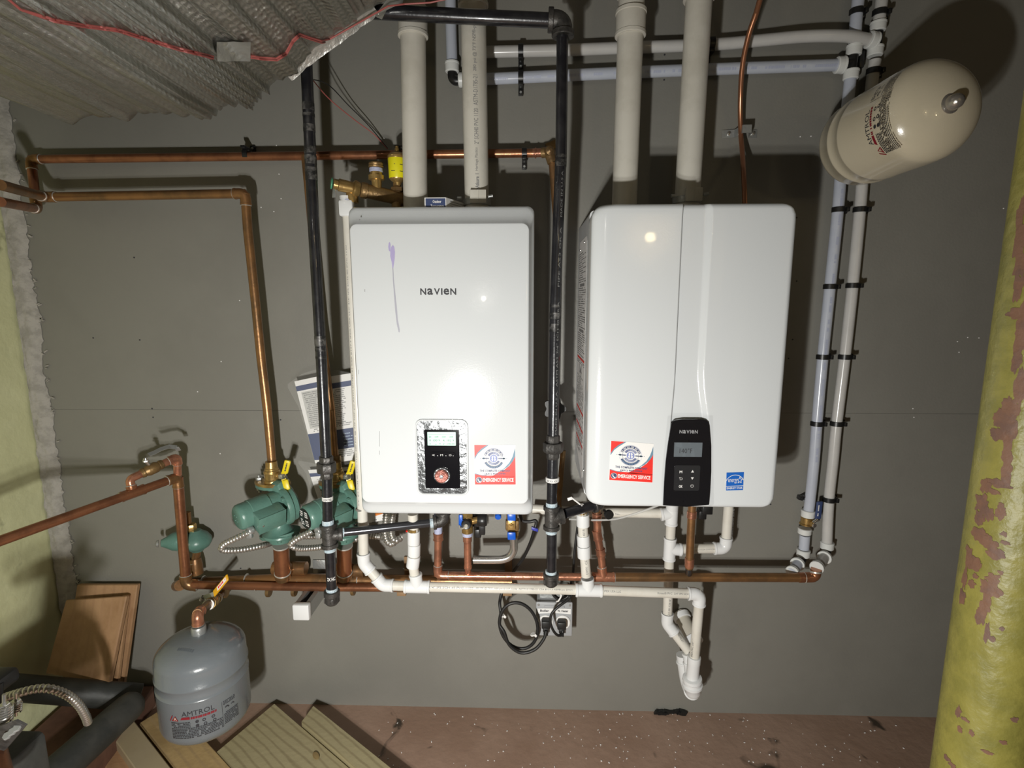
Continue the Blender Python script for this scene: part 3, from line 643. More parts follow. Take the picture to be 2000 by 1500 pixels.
fn = pipe_fn(a, top, .0302, 1, -.05)
def vtext(s, y0, y1, hgt, bold=False): text(m, s, fn, L(y0), -hgt/2, L(y1)-L(y0), hgt, bold)
vtext('Atkore', 372, 350, .0095, True); vtext('||  Heritage Plastics', 346, 295, .0085); vtext('2" SCH40 PVC 1120', 288, 220, .0105); vtext('ASTM-D1785-21', 214, 156, .0105); vtext('280 psi @ 73°F NSF®-pw', 149, 56, .0105)
u = L(381); poly(m, fn, [(u, -.006), (u, .006), (u+.011, 0)]); flat(m, 'lettering', inkgrey, v2[0], 'black printed pipe lettering')
v3 = vent([(1219, 412, .16), (1230, 100, .16)], 'white vent pipe above the left shoulder of the channelled boiler, with two couplings', [(28, 74), (-60, 2)])
v4 = vent([(1341, 412, .16), (1364, 20, .16)], 'white vent pipe next to the bare copper tube', [(-90, 2)])
for t, px, py, lab in ((v2, 932, 396, 0), (v4, 1341, 392, 0)):       # plastic collar, band and screw where the vent enters the boiler
    c = P(px, py, .15 if t is v2 else .16)
    m = M(); ring(m, c+V((0, 0, .0)), (0, 0, 1), .016, .0345, 36); m.build('band', zinc, t[0])
    m = M(); box(m, c+V((.006, -.036, .008)), (.020, 0, 0), (0, .006, 0), (0, 0, .016), .002); box(m, c+V((.006, -.0425, .008)), (.0008, 0, 0), (0, .0008, 0), (0, 0, .0155)); m.build('clamp_block', ventm, t[0])
    m = M(); lathe(m, c+V((.030, -.034, .008)), (1, 0, .2), [(0, .004), (.012, .004), (.0125, .002)], 12); lathe(m, c+V((-.036, -.030, .006)), (-1, 0, 0), [(0, .004), (.01, .004)], 12); m.build('clamp_screw', zinc, t[0])
# ================================================================== BLACK GAS PIPES
GR = .0134
g1 = T('gas_pipe', 'black iron gas pipe dropping past the hanging manuals to a capped drip leg', 'pipe', 'black iron gas pipes', loc=P(648, 1175, .24))
gp = [(648,1168,.235), (643.5,1046,.235), (640,960,.235), (636.8,893,.235), (627.5,700,.235), (613,450,.235), (604,250,.235), (599.6,150,.235)]
top = up(P(*gp[-2]), P(*gp[-1]), CZ-.003)
m = M(); tube(m, [P(644.3,1072,.235), P(648.3,1160,.235)], GR, 28); m.build('nipple', iron, g1)
m = M(); tube(m, [P(640.2,1020,.235), P(639.0,925,.235)], GR, 28); m.build('nipple', iron, g1)
m = M(); tube(m, [P(*p) for p in gp[3:]]+[top], GR, 28); m.build('pipe', iron, g1)
tee(g1, P(642.5,1046,.235), P(640,1020,.235)-P(644.5,1072,.235), P(690,1038,.215)-P(642.5,1044,.235), GR, castiron, 'iron', ml=.032, bl=.034, rb=.0115)
for a, b in (((644.2,1068,.235), (644.6,1076,.235)), ((640.8,1024,.235), (640.5,1015,.235)), ((648,1148,.235), (648.3,1157,.235)), ((664,1040.5,.223), (671,1040,.219))): m = M(); tube(m, [P(*a), P(*b)], GR*1.12 if a[0] < 660 else .0135, 24); m.build('pipe_dope', dope, g1)
def cap(parent, a, b, r):
    a = V(a); b = V(b); ax = (b-a).normalized(); L = (b-a).length; m = M()
    lathe(m, a, ax, [(0, r*1.35), (.0015, r*1.55), (L*.35, r*1.55), (L*.4, r*1.42), (L*.85, r*1.38), (L, r*1.05)], 28)
    for k in range(4): q = ax.orthogonal().normalized(); q.rotate(Matrix.Rotation(k*PI/2+.4, 3, ax)); box(m, a+ax*L*.65+q*r*1.38, q*.002, ax.cross(q)*.004, ax*L*.22, .001)
    return m.build('cap', castiron, parent)
cap(g1, P(648.2,1153,.235), P(648.6,1179,.235), GR)
def union(parent, p, hs):                                            # hs: (y0, y1, radius)
    for (x0, y0), (x1, y1), r, nm in hs:
        a = P(x0, y0, p); b = P(x1, y1, p); m = M(); hexn(m, (a+b)/2, b-a, (b-a).length, r, seg=8, ref=(1, -.4, 0)); m.build(nm, castiron, parent)
union(g1, .235, [((637,891), (637.3,905), .0185, 'union_nut'), ((637.3,903), (637.8,922), .0255, 'union_ring'), ((637.8,921), (638.5,934), .0165, 'union_nut')])
def wtag(parent, p, ax, r, name='paper_tag', s='1/2X7XL'):
    m = M(); ring(m, p, ax, .012, r+.0006, 28); o = m.build(name, paper, parent)
    return o
wtag(g1, P(639.8,973,.235), P(639,940,.235)-P(640,1000,.235), GR)
m = M(); fn = pipe_fn(P(640.2,1000,.235), P(639,940,.235), GR, 1, 0, .0012); L0_ = (P(640.2,1000,.235)-P(639.8,973,.235)).length
vs_, fs_g = glyphs('1/2X7XL'); fnh = pipe_fn(P(640.2,1000,.235), P(639,940,.235), GR, 1, 0, .0012)
def hoop(a, b, r, z, h, s, m, spread=1.5, lift=.0012, mi=0):         # lettering that runs round a pipe
    f = pipe_fn(a, b, r, -1, 0, lift); g = lambda u, v: f(z+v, u)
    text(m, s, g, -r*spread/2, -h/2, r*spread, h, True, mi)
hoop(P(640.2,1000,.235), P(639,940,.235), GR, L0_, .006, '1/2X7XL', m); flat(m, 'tag_print', ink, g1)
m = M(); a_, b_ = P(644.5,1080,.235), P(648,1150,.235); hoop(b_, a_, GR, (b_-P(646.8,1127,.235)).length, .010, '2X HC', m, 1.6, .0006); flat(m, 'lettering', paper, g1, 'white paint-pen lettering')
def worn(parent, a, b, bands, r):
    a = V(a); b = V(b); m = M()
    for u0, u1 in bands: tube(m, [a.lerp(b, u0), a.lerp(b, u1)], r+.0004, 28)
    return m.build('wear_band', wornm, parent, 'scuffed grey band')
aa, bb = P(*gp[5]), P(*gp[7])
f_ = lambda y: (450-y)/300
aa, bb = P(*gp[5]), P(*gp[6]); worn(g1, aa, bb, [((450-351)/200, (450-326)/200), ((450-320)/200, (450-303)/200), ((450-299)/200, (450-286)/200)], GR)
aa, bb = P(*gp[6]), P(*gp[7]); worn(g1, aa, bb, [((250-258)/100, (250-244)/100), ((250-228)/100, (250-222)/100), ((250-216)/100, (250-201)/100)], GR)
aa, bb = P(*gp[4]), P(*gp[5]); worn(g1, aa, bb, [(0, .02), (.06, .085), (.10, .18)], GR)
# branch to the left boiler
br = T('gas_branch', 'bare grey steel gas branch running from the left drip tee to under the dial boiler', 'pipe', loc=P(750,1035,.2))
e1 = P(866,1018,.16)
m = M(); tube(m, [P(668,1040,.221), P(845,1021,.165)], .0112, 28); m.build('pipe', mat('grey_steel_pipe', (.07, .072, .08), .22, metal=.7), br)
elbow(br, P(800,1026,.18), e1, e1+V((0, 0, .2)), .0125, castiron, 'iron', leg=.028)
m = M(); tube(m, [e1, V((e1.x, e1.y, BZ-.002))], .011, 20); m.build('riser', iron, br)
m = M(); tube(m, [P(840,1022,.168), P(847,1021,.166)], .0130, 24); m.build('pipe_dope', dope, br)
g2 = T('gas_pipe', 'black iron gas pipe standing between the two boilers, printed white along its side', 'pipe', 'black iron gas pipes', loc=P(1076,1140,.22))
gq = [(1080.8,852,.22), (1084.5,600,.22), (1090.5,430,.22), (1096,300,.22), (1098.5,62,.22)]
m = M(); tube(m, [P(*p) for p in gq], GR, 28); m.build('pipe', iron, g2)
m = M(); tube(m, [P(1078,1028,.22), P(1077,1125,.22)], GR, 28); m.build('nipple', iron, g2)
m = M(); tube(m, [P(1079.5,895,.22), P(1077.5,990,.22)], GR, 28); m.build('nipple', iron, g2)
tee(g2, P(1077.3,1011,.22), P(1077.5,985,.22)-P(1076.8,1037,.22), P(1125,997,.205)-P(1077,1006,.22), GR, castiron, 'iron', ml=.032, bl=.032)
cap(g2, P(1076.3,1119,.22), P(1076,1143,.22), GR)
for a, b in (((1077.5,981,.22), (1077.4,990,.22)), ((1076.8,1034,.22), (1076.8,1041,.22)), ((1076.3,1114,.22), (1076.3,1122,.22))): m = M(); tube(m, [P(*a), P(*b)], GR*1.12, 24); m.build('pipe_dope', dope, g2)
union(g2, .22, [((1080.5,850), (1080.4,866), .0175, 'union_nut'), ((1080.4,864), (1080.2,883), .0265, 'union_ring'), ((1080.2,882), (1079.8,896), .0165, 'union_nut')])
wtag(g2, P(1079,936,.22), P(1079,900,.22)-P(1078,980,.22), GR+.0035)
m = M(); hoop(P(1078,980,.22), P(1079,900,.22), GR+.0035, (P(1078,980,.22)-P(1079,936,.22)).length, .005, 'III XX XX', m); flat(m, 'tag_print', inkgrey, g2)
m = M(); dim = mat('pipe_print', (.17, .17, .165), .5)
for (x0, y0, x1, y1, s) in ((1081,846,1083.5,690,'MADE IN U.S.A.  ASTM A53'), (1083.5,690,1086,585,'3/4" SCH 40 GR A'), (1086,560,1090.5,440,'PIPE A53 GR A'), (1091,425,1093.5,330,'MADE IN U.S.A.')):
    a, b = P(x0, y0, .22), P(x1, y1, .22); fn = pipe_fn(a, b, GR, 1, -.45, .0012); text(m, s, fn, 0, -.002, (b-a).length*.96, .0044)
flat(m, 'lettering', dim, g2, 'faint printed pipe lettering')
aa, bb = P(*gq[0]), P(*gq[1]); worn(g2, aa, bb, [((852-646)/252, (852-631)/252), ((852-622)/252, (852-610)/252)], GR)
aa, bb = P(*gq[1]), P(*gq[2]); worn(g2, aa, bb, [(0, .03)], GR); aa, bb = P(*gq[2]), P(*gq[3]); worn(g2, aa, bb, [(.80, .9), (.93, .98)], GR)
c = P(1100,40,.22)
elbow(g2, P(1000,37,.22), c, P(1098,150,.22), .0158, castiron, 'iron', leg=.034)
m = M(); tube(m, [P(1075,40,.218), P(900,32,.222), P(715,22,.225)], .0158, 28); m.build('header', iron, g2)
m = M(); fn = pipe_fn(P(1075,40,.217), P(760,24,.222), .0158, 1, .1, .0008)
for k in range(3): dashes(m, fn, .02+.12*k, .10+.12*k, -.001, .002, 0, .5, .004)
flat(m, 'header_print', wornm, g2)
# black handwheel behind the middle gas pipe
t = T('handwheel', 'black lobed handwheel half hidden behind the middle gas pipe', 'valve', loc=P(1083,797,.1))
c = P(1083,797,.13); m = M(); pts = []
for k in range(60): q = 2*PI*k/60; rr = .0265+.0045*math.cos(5*q); pts.append(c+V((rr*math.cos(q), 0, rr*math.sin(q))))
prism(m, pts, (0, -.012, 0)); m.build('wheel', blackp, t, ang=50)
m = M(); tube(m, [V((c.x, -.001, c.z)), c+V((0, -.016, 0))], .007, 14); m.build('stem', brass2, t)
# branch to the right boiler
br = T('gas_branch', 'short black gas branch with a paper tag under the channelled boiler corner', 'pipe', loc=P(1140,995,.18))
e2 = P(1172,983,.155); m = M(); tube(m, [P(1103,1003,.212), e2], GR, 28); m.build('nipple', iron, br)
elbow(br, P(1140,993,.18), e2, e2+V((.003, 0, .1)), GR*.95, castiron, 'iron', leg=.024)
m = M(); tube(m, [e2, V((e2.x+.003, e2.y, NZ0-.002))], .011, 20); m.build('riser', iron, br)
ax = e2-P(1108,1002,.21); wtag(br, P(1135,993.5,.185), ax, GR)
m = M(); tube(m, [P(1159,987,.168), P(1164,985,.163)], GR*1.15, 24); m.build('pipe_dope', dope, br)
m = M(); tube(m, smooth_path([P(1133,985,.2), P(1124,978,.2), P(1116,972,.2), P(1114,974,.2)]), .0022, 8); box(m, P(1113,974,.2), (.006, 0, .002), (0, .002, 0), (-.001, 0, .004), .001); m.build('tie_tail', paper, br)
m = M(); hexn(m, P(1189,1005,.20), (.25, -1, -.1), .012, .0125, seg=16); tube(m, [P(1189,1005,.195), P(1180,997,.16)], .004, 12); m.build('knob', blackp, br, 'black knob')
# ================================================================== PEX TUBES
PR = .0143
def pexrun(label, pts, mt, prints=None, name='water_tube'):
    t = T(name, label, 'pipe', 'white plastic water tubes on the wall', loc=P(*pts[0])); q = smooth_path([P(*p) for p in pts], 6)
    m = M(); tube(m, q, PR, 24); m.build('tube', mt, t); return t
def collr(parent, px, py, d_, ax, L=.020, r=PR*1.28, mt=None):
    m = M(); ax = V(ax).normalized(); c = P(px, py, d_); ring(m, c, ax, L, r, 24, bev=.002); ring(m, c+ax*L*.35, ax, L*.25, r*1.04, 24); m.build('collar', mt or collar, parent)
Zv = V((0, 0, 1)); Xv = V((1, 0, 0))
hz = pexrun('lower of two level white water tubes, printed in blue, behind the vents', [(905,156,.03), (960,154,.03), (1197,143,.03), (1400,135,.03), (1634,127,.03)], pexb)
hw = pexrun('upper level white water tube, bowed at its right end', [(925,102,.03), (1100,98,.03), (1200,94,.03), (1390,87,.03), (1480,79.5,.034), (1560,72,.042), (1620,70,.046), (1665,72,.044), (1702,79,.036)], pexw)
lv = pexrun('short upright white tube ending in a black elbow beside the lettered vent', [(883,126,.03), (881,60,.03), (879,-20,.03)], pexb)
q = up(P(881,60,.03), P(879,-20,.03), CZ-.003); m = M(); tube(m, [P(879,-19,.03), q], PR, 24); m.build('tube', pexb, lv)
el = P(884,158,.03); m = M(); tube(m, fillet([P(883,136,.03), el, P(903,157,.03)], .012), .0125, 20); m.build('elbow', blackp, lv)
collr(lv, 883, 131, .03, Zv, .026); collr(hz, 903, 156, .03, Xv, .02)
rb = T('water_riser', 'blue-printed white water riser carrying a small brass valve near its foot', 'pipe', 'white plastic water risers', loc=P(1560,1100,.03))
A = [(1579,1000,.03), (1582,978,.03), (1590,900,.03), (1595.5,827,.03), (1607,697,.03), (1621,560,.03), (1637,405,.03), (1645,300,.03), (1656,200,.03), (1661,150,.03)]
m = M(); tube(m, smooth_path([P(*p) for p in A+[(1662,140,.03)]], 5), PR, 24); m.build('tube', pexb, rb)
B_ = [(1668,92,.03), (1671,50,.03), (1676,0,.03), (1679,-25,.03)]; top = up(P(1671,50,.03), P(1676,0,.03), CZ-.003)
m = M(); tube(m, [P(1668,92,.03), P(1671,50,.03), P(1676,0,.03), top], PR, 24); m.build('tube', pexb, rb)
m = M(); tube(m, [P(1662,140,.03), P(1668,95,.03)], .0125, 20); tube(m, [P(1665,120,.03), P(1645,126,.03)], .0125, 20); box(m, P(1680,118,.012), (.006, 0, 0), (0, .01, 0), (0, 0, .02), .001); m.build('tee', blackp, rb)
vx = P(1671,50,.03)-P(1661,150,.03); collr(rb, 1668, 98, .03, vx, .026); collr(rb, 1662, 146, .03, vx, .024); collr(hz, 1641, 127, .03, Xv, .022, PR*1.4)
dn = P(1590,900,.03)-P(1582,980,.03)
collr(rb, 1578, 1003, .03, dn, .022); collr(rb, 1571.5, 1037, .03, dn, .018)
m = M(); tube(m, [P(1572,1045,.03), P(1570,1072,.03)], PR, 24); m.build('tube', pexb, rb); collr(rb, 1569, 1080, .03, dn, .022)
m = M(); lathe(m, P(1576,1016,.03), -dn, [(-.016, .014), (-.010, .018), (-.008, .0165), (.008, .0165), (.010, .0195), (.013, .0195), (.016, .014)], 24); hexn(m, P(1586,1023,.05), (.3, -1, 0), .012, .008); m.build('valve_body', brass, rb)
m = M(); hexn(m, P(1590,1026,.056), (.3, -1, 0), .006, .0075); tube(m, [P(1588,1021,.055), P(1597,1014,.055)], .004, 10); m.build('valve_stem', steel, rb)
m = M(); a, b = P(1597,1014,.052), P(1601,979,.052); box(m, (a+b)/2, (b-a)/2, (.0085, 0, .001), (0, .004, 0), .0035); hd = m.build('valve_handle', navy, rb, 'dark blue lever grip')
m = M(); dashes(m, plane_fn(P(1597,1010,.0565), (b-a).normalized(), (-1, 0, -.1), 0), .003, .036, -.0015, .003, 0, .9, .004); flat(m, 'handle_print', paper, hd)
m = M(); e = P(1565,1096,.04); tube(m, [P(1569,1086,.03), e, P(1560,1099,.055)], .012, 18); m.build('elbow', blackp, rb)
ax = P(1543,1121,.115)-P(1560,1099,.06); collr(rb, 1558, 1101, .062, ax, .012, PR*1.32); m = M(); tube(m, [P(1560,1099,.06), P(1546,1119,.10)], PR, 24); m.build('tube', pexb, rb)
collr(rb, 1548, 1116, .097, ax, .012, PR*1.2)
rw = T('water_riser', 'plain white water riser standing nearest the column, no printing', 'pipe', 'white plastic water risers', loc=P(1610,1080,.03))
A = [(1615,1062,.03), (1619,975,.03), (1627,900,.03), (1634,827,.03), (1650,697,.03), (1665,560,.03), (1680,405,.03), (1688,300,.03), (1702,170,.03), (1709,118,.03)]
m = M(); tube(m, smooth_path([P(*p) for p in A], 5), PR, 24); m.build('tube', pexw, rw)
m = M(); top = up(P(1716,50,.03), P(1722,0,.03), CZ-.003); tube(m, [P(1715,56,.03), P(1722,0,.03), top], PR, 24); m.build('tube', pexw, rw)
m = M(); tube(m, [P(1710,98,.03), P(1715,55,.03)], .0125, 20); tube(m, [P(1712,76,.03), P(1700,78,.036)], .0125, 20); m.build('tee', blackp, rw)
collr(rw, 1715, 52, .03, Zv, .024); collr(rw, 1709.5, 100, .03, Zv, .024); collr(hw, 1703, 79, .036, P(1720,83,.03)-P(1690,75,.038), .022, PR*1.42)
collr(rw, 1615.5, 1065, .03, Zv, .022)
m = M(); tube(m, [P(1615,1072,.03), P(1614,1081,.036), P(1612,1085,.05)], .012, 18); m.build('elbow', blackp, rw)
ax = P(1594,1112,.12)-P(1611,1087,.055); collr(rw, 1610.5, 1088, .056, ax, .012, PR*1.32); collr(rw, 1596, 1107, .108, ax, .014, PR*1.25)
m = M(); tube(m, [P(1611,1087,.054), P(1596,1108,.11)], PR, 24); m.build('tube', pexw, rw)
# blue-grey print on the left riser and the lower level tube
def pexprint(parent, pts, tilt, segs):
    m = M()
    for i in range(len(pts)-1):
        a, b = P(*pts[i]), P(*pts[i+1]); fn = pipe_fn(a, b, PR, 1, tilt, .0005); L = (b-a).length; u = 0
        while u < L-.03:
            k = min(random.uniform(.02, .06), L-u); dashes(m, fn, u, u+k, -.003, .006, 0, .85, .004); u += k+random.uniform(.012, .03)
    flat(m, 'print', pexp, parent, 'faded blue printing')['kind'] = 'stuff'
pexprint(rb, [(1590,900,.03), (1596,827,.03), (1607,697,.03), (1621,560,.03), (1637,405,.03), (1643,340,.03)], -.45, 0)
pexprint(hz, [(955,154,.03), (1197,143,.03), (1400,135,.03), (1634,127,.03)], 0, 0)
# clamps
def clamp(px, py, ax, r, d_, label, side=1, mt=None, n=0):
    c = P(px, py, d_); ax = V(ax).normalized(); nrm = V((0, -1, 0)); s = ax.cross(nrm).normalized()*side
    t = T('pipe_clamp', label, 'clamp', 'small black pipe clamps', loc=P(px, py, 0))
    m = M(); h = ax*.0065; ro = r+.0035; ri = r+.0004; pts = []
    a0, a1 = -.25*PI, 1.06*PI
    N_ = 14; loops = []
    for k in range(N_+1):
        a = a0+(a1-a0)*k/N_; dirv = s*math.cos(a)+nrm*math.sin(a); loops.append([c+dirv*ri-h, c+dirv*ro-h, c+dirv*ro+h, c+dirv*ri+h])
    loft(m, loops); m.build('hoop', mt or blackp, t)
    m = M(); box(m, V((c.x, -.0045, c.z))+s*(r+.009), s*.012, V((0, .0044, 0)), h, .001); box(m, c+s*(r+.004)+V((0, .0, 0)), s*.004, V((0, d_*.5, 0)), h*.9, .001); m.build('foot', mt or blackp, t)
    m = M(); lathe(m, V((c.x, -.0088, c.z))+s*(r+.014), (0, -1, 0), [(0, .0035), (.002, .003)], 10); m.build('nail', zinc, t)
Vt = V((0.0, 0, 1))
for px, py, lab in ((1638,410,'black clamp on the blue-printed riser, just under the cream tank'), (1621,560,'black clamp on the blue-printed riser, next below the tank-level one'), (1607,697,'black clamp halfway down the blue-printed riser'), (1595.5,827,'black clamp on the blue-printed riser, above the brass valve run')): clamp(px, py, Vt, PR, .03, lab)
for px, py, lab in ((1679.5,410,'black clamp on the plain white riser, just under the cream tank'), (1665,558,'black clamp on the plain white riser, next below the tank-level one'), (1650,697,'black clamp halfway down the plain white riser'), (1634,827,'black clamp on the plain white riser, second from its foot'), (1619,975,'black clamp on the plain white riser, level with the blue lever')): clamp(px, py, Vt, PR, .03, lab)
clamp(1673, 24, Vt, PR, .03, 'black clamp at the top of the blue-printed riser'); clamp(1718, 26, Vt, PR, .03, 'black clamp at the top of the plain white riser'); clamp(1706, 140, Vt, PR, .03, 'black clamp on the plain white riser, just above the cream tank')
t = T('pipe_clamp', 'loose black clamp sprung open beside the blue-printed riser above the brass valve', 'clamp', 'small black pipe clamps', loc=P(1566,972,0))
c = P(1566,973,.008); m = M(); box(m, c, (.012, 0, -.003), (0, .008, 0), (.001, 0, .006), .002); tube(m, [P(1563,970,.012), P(1570,968,.024), P(1577,972,.03)], .004, 8); m.build('hoop', blackp, t); m = M(); lathe(m, P(1570,978,.016), (0, -1, 0), [(0, .0035), (.002, .003)], 10); m.build('nail', zinc, t)
clamp(1017, 100, Xv, PR, .03, 'black clamp on the upper level tube between the lettered vent and gas pipe', 1); clamp(1017, 151.5, Xv, PR, .03, 'black clamp on the lower level tube between the lettered vent and gas pipe', 1)
clamp(1389, 87, Xv, PR, .03, 'clamp standing in for the small shadow behind the upper level tube near the copper tube', 1)  # black clamp put in for a small shadow behind the tube
# ================================================================== CREAM EXPANSION TANK
tx, tz = .818, H+.377
ct = T('expansion_tank', 'cream expansion tank sticking out from the wall over the white risers', 'tank', 'expansion tanks', loc=(tx, -.25, tz-.1))
TR = .1015
def dome(R, h, n=10, e=2.4): return [(h*(1-(1-(k/n))**e)**(1/e) if False else h*math.sin(PI/2*k/n), R*math.cos(PI/2*k/n)) for k in range(n+1)]
prof = [(.0+.045-.045*math.sin(PI/2*k/9), TR*.985*math.cos(PI/2*k/9)) for k in range(9, -1, -1)]   # back dome
prof[0] = (prof[0][0], .003)
prof += [(.075, TR*.99), (.078, TR*1.012), (.083, TR*1.012), (.086, TR*.992), (.116, TR*.992), (.119, TR*1.012), (.124, TR*1.012), (.127, TR), (.245, TR), (.262, TR*.985)]
prof += [(.262+.058*math.sin(PI/2*k/14), TR*.985*math.cos(PI/2*k/14)) for k in range(1, 15)]; prof[-1] = (prof[-1][0], .001)
T0 = -.085
m = M(); lathe(m, (tx, T0, tz), (0, -1, 0), prof, 72); m.build('shell', cream, ct, ang=40)
m = M(); lathe(m, (tx, -.002, tz), (0, -1, 0), [(0, .03), (.004, .03), (.005, .014), (.09, .014)], 20); m.build('nipple', steel, ct)
yf = T0-.262-.055
m = M(); lathe(m, (tx+.005, yf+.004, tz-.002), (.10, -1, .03), [(0, .020), (.006, .019), (.009, .015), (.022, .0135), (.028, .009), (.030, .003)], 24); m.build('valve_cap', mat('clear_cap', (.40, .37, .33), .25, metal=.7, coat=.5, bump=.6, bs=60), ct, 'shiny grey air valve cap')
# label printed round the tank: u runs round it (upwards on the side facing the camera), v along it away from the camera
def tank_fn(cx, cz, y0, R, th0): return lambda u, v: V((cx+(R+.0005)*math.cos(th0+u/R), y0+v, cz+(R+.0005)*math.sin(th0+u/R)))
def on_tank(px, py):
    ray = (px-1000)/F*R2+(py-750)/F*D2+_f; ox, oz = CAM.x-tx, CAM.z-tz; a = ray.x**2+ray.z**2; b = 2*(ox*ray.x+oz*ray.z); c = ox*ox+oz*oz-TR*TR
    t = (-b-math.sqrt(max(b*b-4*a*c, 0)))/(2*a); p = CAM+ray*t; return math.atan2(p.z-tz, p.x-tx), p.y
def tank_label(parent, px0, px1, fnm, R, sgn):
    m = M(); fn = fnm
    text(m, 'AMTROL', fn, .012, -.002, .072, .013, False, 0)
    poly(m, fn, [(.008, -.011), (.030, -.011), (.030, -.004), (.012, -.004)], 1)
    dashes(m, fn, .032, .088, -.011, .006, 1, .95, .004)
    poly(m, fn, [(-.014, -.014), (.003, -.014), (-.004, -.0005)], 1); poly(m, fn, [(-.020, -.014), (-.017, -.014), (-.0095, .001), (-.0125, .001)], 1); text(m, 'A', lambda u, v: fn(u, v), -.0085, -.0125, .008, .008, True, 2)
    for k in range(11):
        v = -.020-k*.0042
        dashes(m, fn, -.016, .030 if k < 4 else .1, v, .0022, 0, .9, .004)
        if k >= 4: pass
    for k, (u, v) in enumerate([(.045, -.020), (.060, -.020), (.080, -.020), (.045, -.031), (.062, -.031), (.082, -.031)]):
        arcband(m, fn, (u, v), .0022 if k % 3 else 0., .0040, 0, 2*PI, 0, 12)
    for k in range(3): dashes(m, fn, .104, .135, .004-k*.004, .002, 0, .8, .004)
    arcband(m, fn, (.112, -.016), .003, .006, 0, 2.6, 0, 10); arcband(m, fn, (.127, -.016), .003, .005, 0, 2.6, 0, 10)
    poly(m, fn, [(.1005, -.062), (.1012, -.062), (.1012, .006), (.1005, .006)], 0)
    for k in range(8): dashes(m, fn, .104, .142, -.028-k*.0042, .0022, 0, .9, .0035)
    flat(m, 'tank_label', [ink, mat('dark_red_print', (.22, .012, .02), .5), paper], parent, 'printed label with red lettering').data.materials[2] = cream
a0, yy = on_tank(1712, 292); a1, y1_ = on_tank(1697, 228)
def cream_fn(u, v):                                                  # u clockwise upward along the visible flank
    th = a0-u/TR if math.sin(a1-a0) < 0 else a0+u/TR
    return V((tx+(TR+.0006)*math.cos(th), yy+.0+v*1.0, tz+(TR+.0006)*math.sin(th)))
tank_label(ct, 0, 0, cream_fn, TR, 1)
# ================================================================== GREY EXPANSION TANK
gc = P(388, 1228, .30); GRR = .107; gt = T('expansion_tank', 'grey expansion tank hanging below the copper manifold beside the leaning boards', 'tank', 'expansion tanks', loc=(gc.x, gc.y, gc.z-.30))
topz = gc.z-.010; HT = .268
prof = [(.0, .002)]+[(.052-.052*math.cos(PI/2*k/12), GRR*.985*math.sin(PI/2*k/12)) for k in range(1, 13)]
prof += [(.085, GRR*.99), (.088, GRR*1.012), (.092, GRR*1.012), (.095, GRR*.99), (.118, GRR*.992), (.121, GRR*1.008), (.125, GRR*1.0), (HT-.045, GRR*.995)]
prof += [(HT-.045+.045*math.sin(PI/2*k/10), GRR*.99*(.18+.82*math.cos(PI/2*k/10))) for k in range(1, 11)]
m = M(); lathe(m, (gc.x, gc.y, topz), (0, 0, -1), prof, 72); m.build('shell', greyt, gt, ang=40)
m = M(); hexn(m, (gc.x, gc.y, topz+.006), (0, 0, 1), .024, .018, seg=12); m.build('nipple', zinc, gt)
ga = math.atan2(CAM.y-gc.y, CAM.x-gc.x)
def grey_fn(u, v): th = ga+(u-.055)/GRR-.12; return V((gc.x+(GRR+.0008)*math.cos(th), gc.y+(GRR+.0008)*math.sin(th), topz-HT+.116+v))
tank_label(gt, 0, 0, grey_fn, GRR, 1)
m = M(); vs_, f2 = glyphs('HOTLINE'); f = lambda u, v: V((gc.x+.0+u, gc.y-.070+v*.9, topz-.0205-.0+v*.62)) 
for k in range(9): pass
m = M(); 
for k in range(8):
    u = -.020+k*.0055; q = lambda a, b: V((gc.x+u+a, gc.y-.062+b-u*.10, topz-.052+.052*math.sqrt(max(0, 1-((math.hypot(u+a, -.062+b-u*.1))/(GRR*.985))**2))+.0006))
    m.add([q(0, 0), q(.0035, 0), q(.0035, .007), q(0, .007)], [(0, 1, 2, 3)])
flat(m, 'stamp', mat('stamp_grey', (.1, .115, .13), .5), gt)
vt = T('tank_valve', 'brass ball valve with an orange lever feeding the grey expansion tank', 'valve', loc=P(410,1180,.2))
e = V((gc.x, gc.y, topz+.052)); s0 = P(430,1163,.085)
m = M(); tube(m, [s0, e], .0118, 20); m.build('pipe', copper2, vt); elbow(vt, s0, e, V((gc.x, gc.y, topz)), .0122, copper3, 'copper', leg=.030)
ax = (e-s0).normalized(); c = s0.lerp(e, .36)
m = M(); lathe(m, c-ax*.034, ax, [(0, .016), (.012, .0165), (.013, .0145), (.024, .0175), (.044, .0175), (.055, .0145), (.056, .0165), (.068, .016)], 24); m.build('valve_body', brass, vt)
for q in (-.045, .045): m = M(); ring(m, c+ax*q, ax, .006, .0155); m.build('solder_joint', solder, vt)
n_ = (V((-.75, -.45, .5))-ax*V((-.75, -.45, .5)).dot(ax)).normalized(); st = c+n_*.030
m = M(); tube(m, [c, st], .0055, 12); hexn(m, st, n_, .007, .0095); m.build('stem_nut', steel, vt)
h1 = P(418,1160,.185); h2 = P(445,1127,.17); l0 = (h1-st).normalized(); sd = l0.cross((CAM-st)).normalized(); n_ = sd.cross(l0).normalized()
m = M(); box(m, (st+h1)/2, (h1-st)/2, sd*.006, n_*.0012, .0006); m.build('lever', zinc, vt)
m = M(); l1 = (h2-h1); box(m, (h1+h2)/2, l1/2, sd*.0085, n_*.0025, .002); gr = m.build('lever_grip', mat('orange_grip', (.70, .35, .01), .4), vt)
m = M(); fnq = plane_fn(h1.lerp(h2, .3)+n_*.003, l1.normalized(), sd, 0); poly(m, fnq, [(0, -.005), (l1.length*.62, -.005), (l1.length*.62, .005), (0, .005)], 0); dashes(m, lambda u, v: fnq(u, v)+n_*.0004, .004, l1.length*.58, -.003, .005, 1, .8, .004); flat(m, 'grip_label', [paper, red], gr)
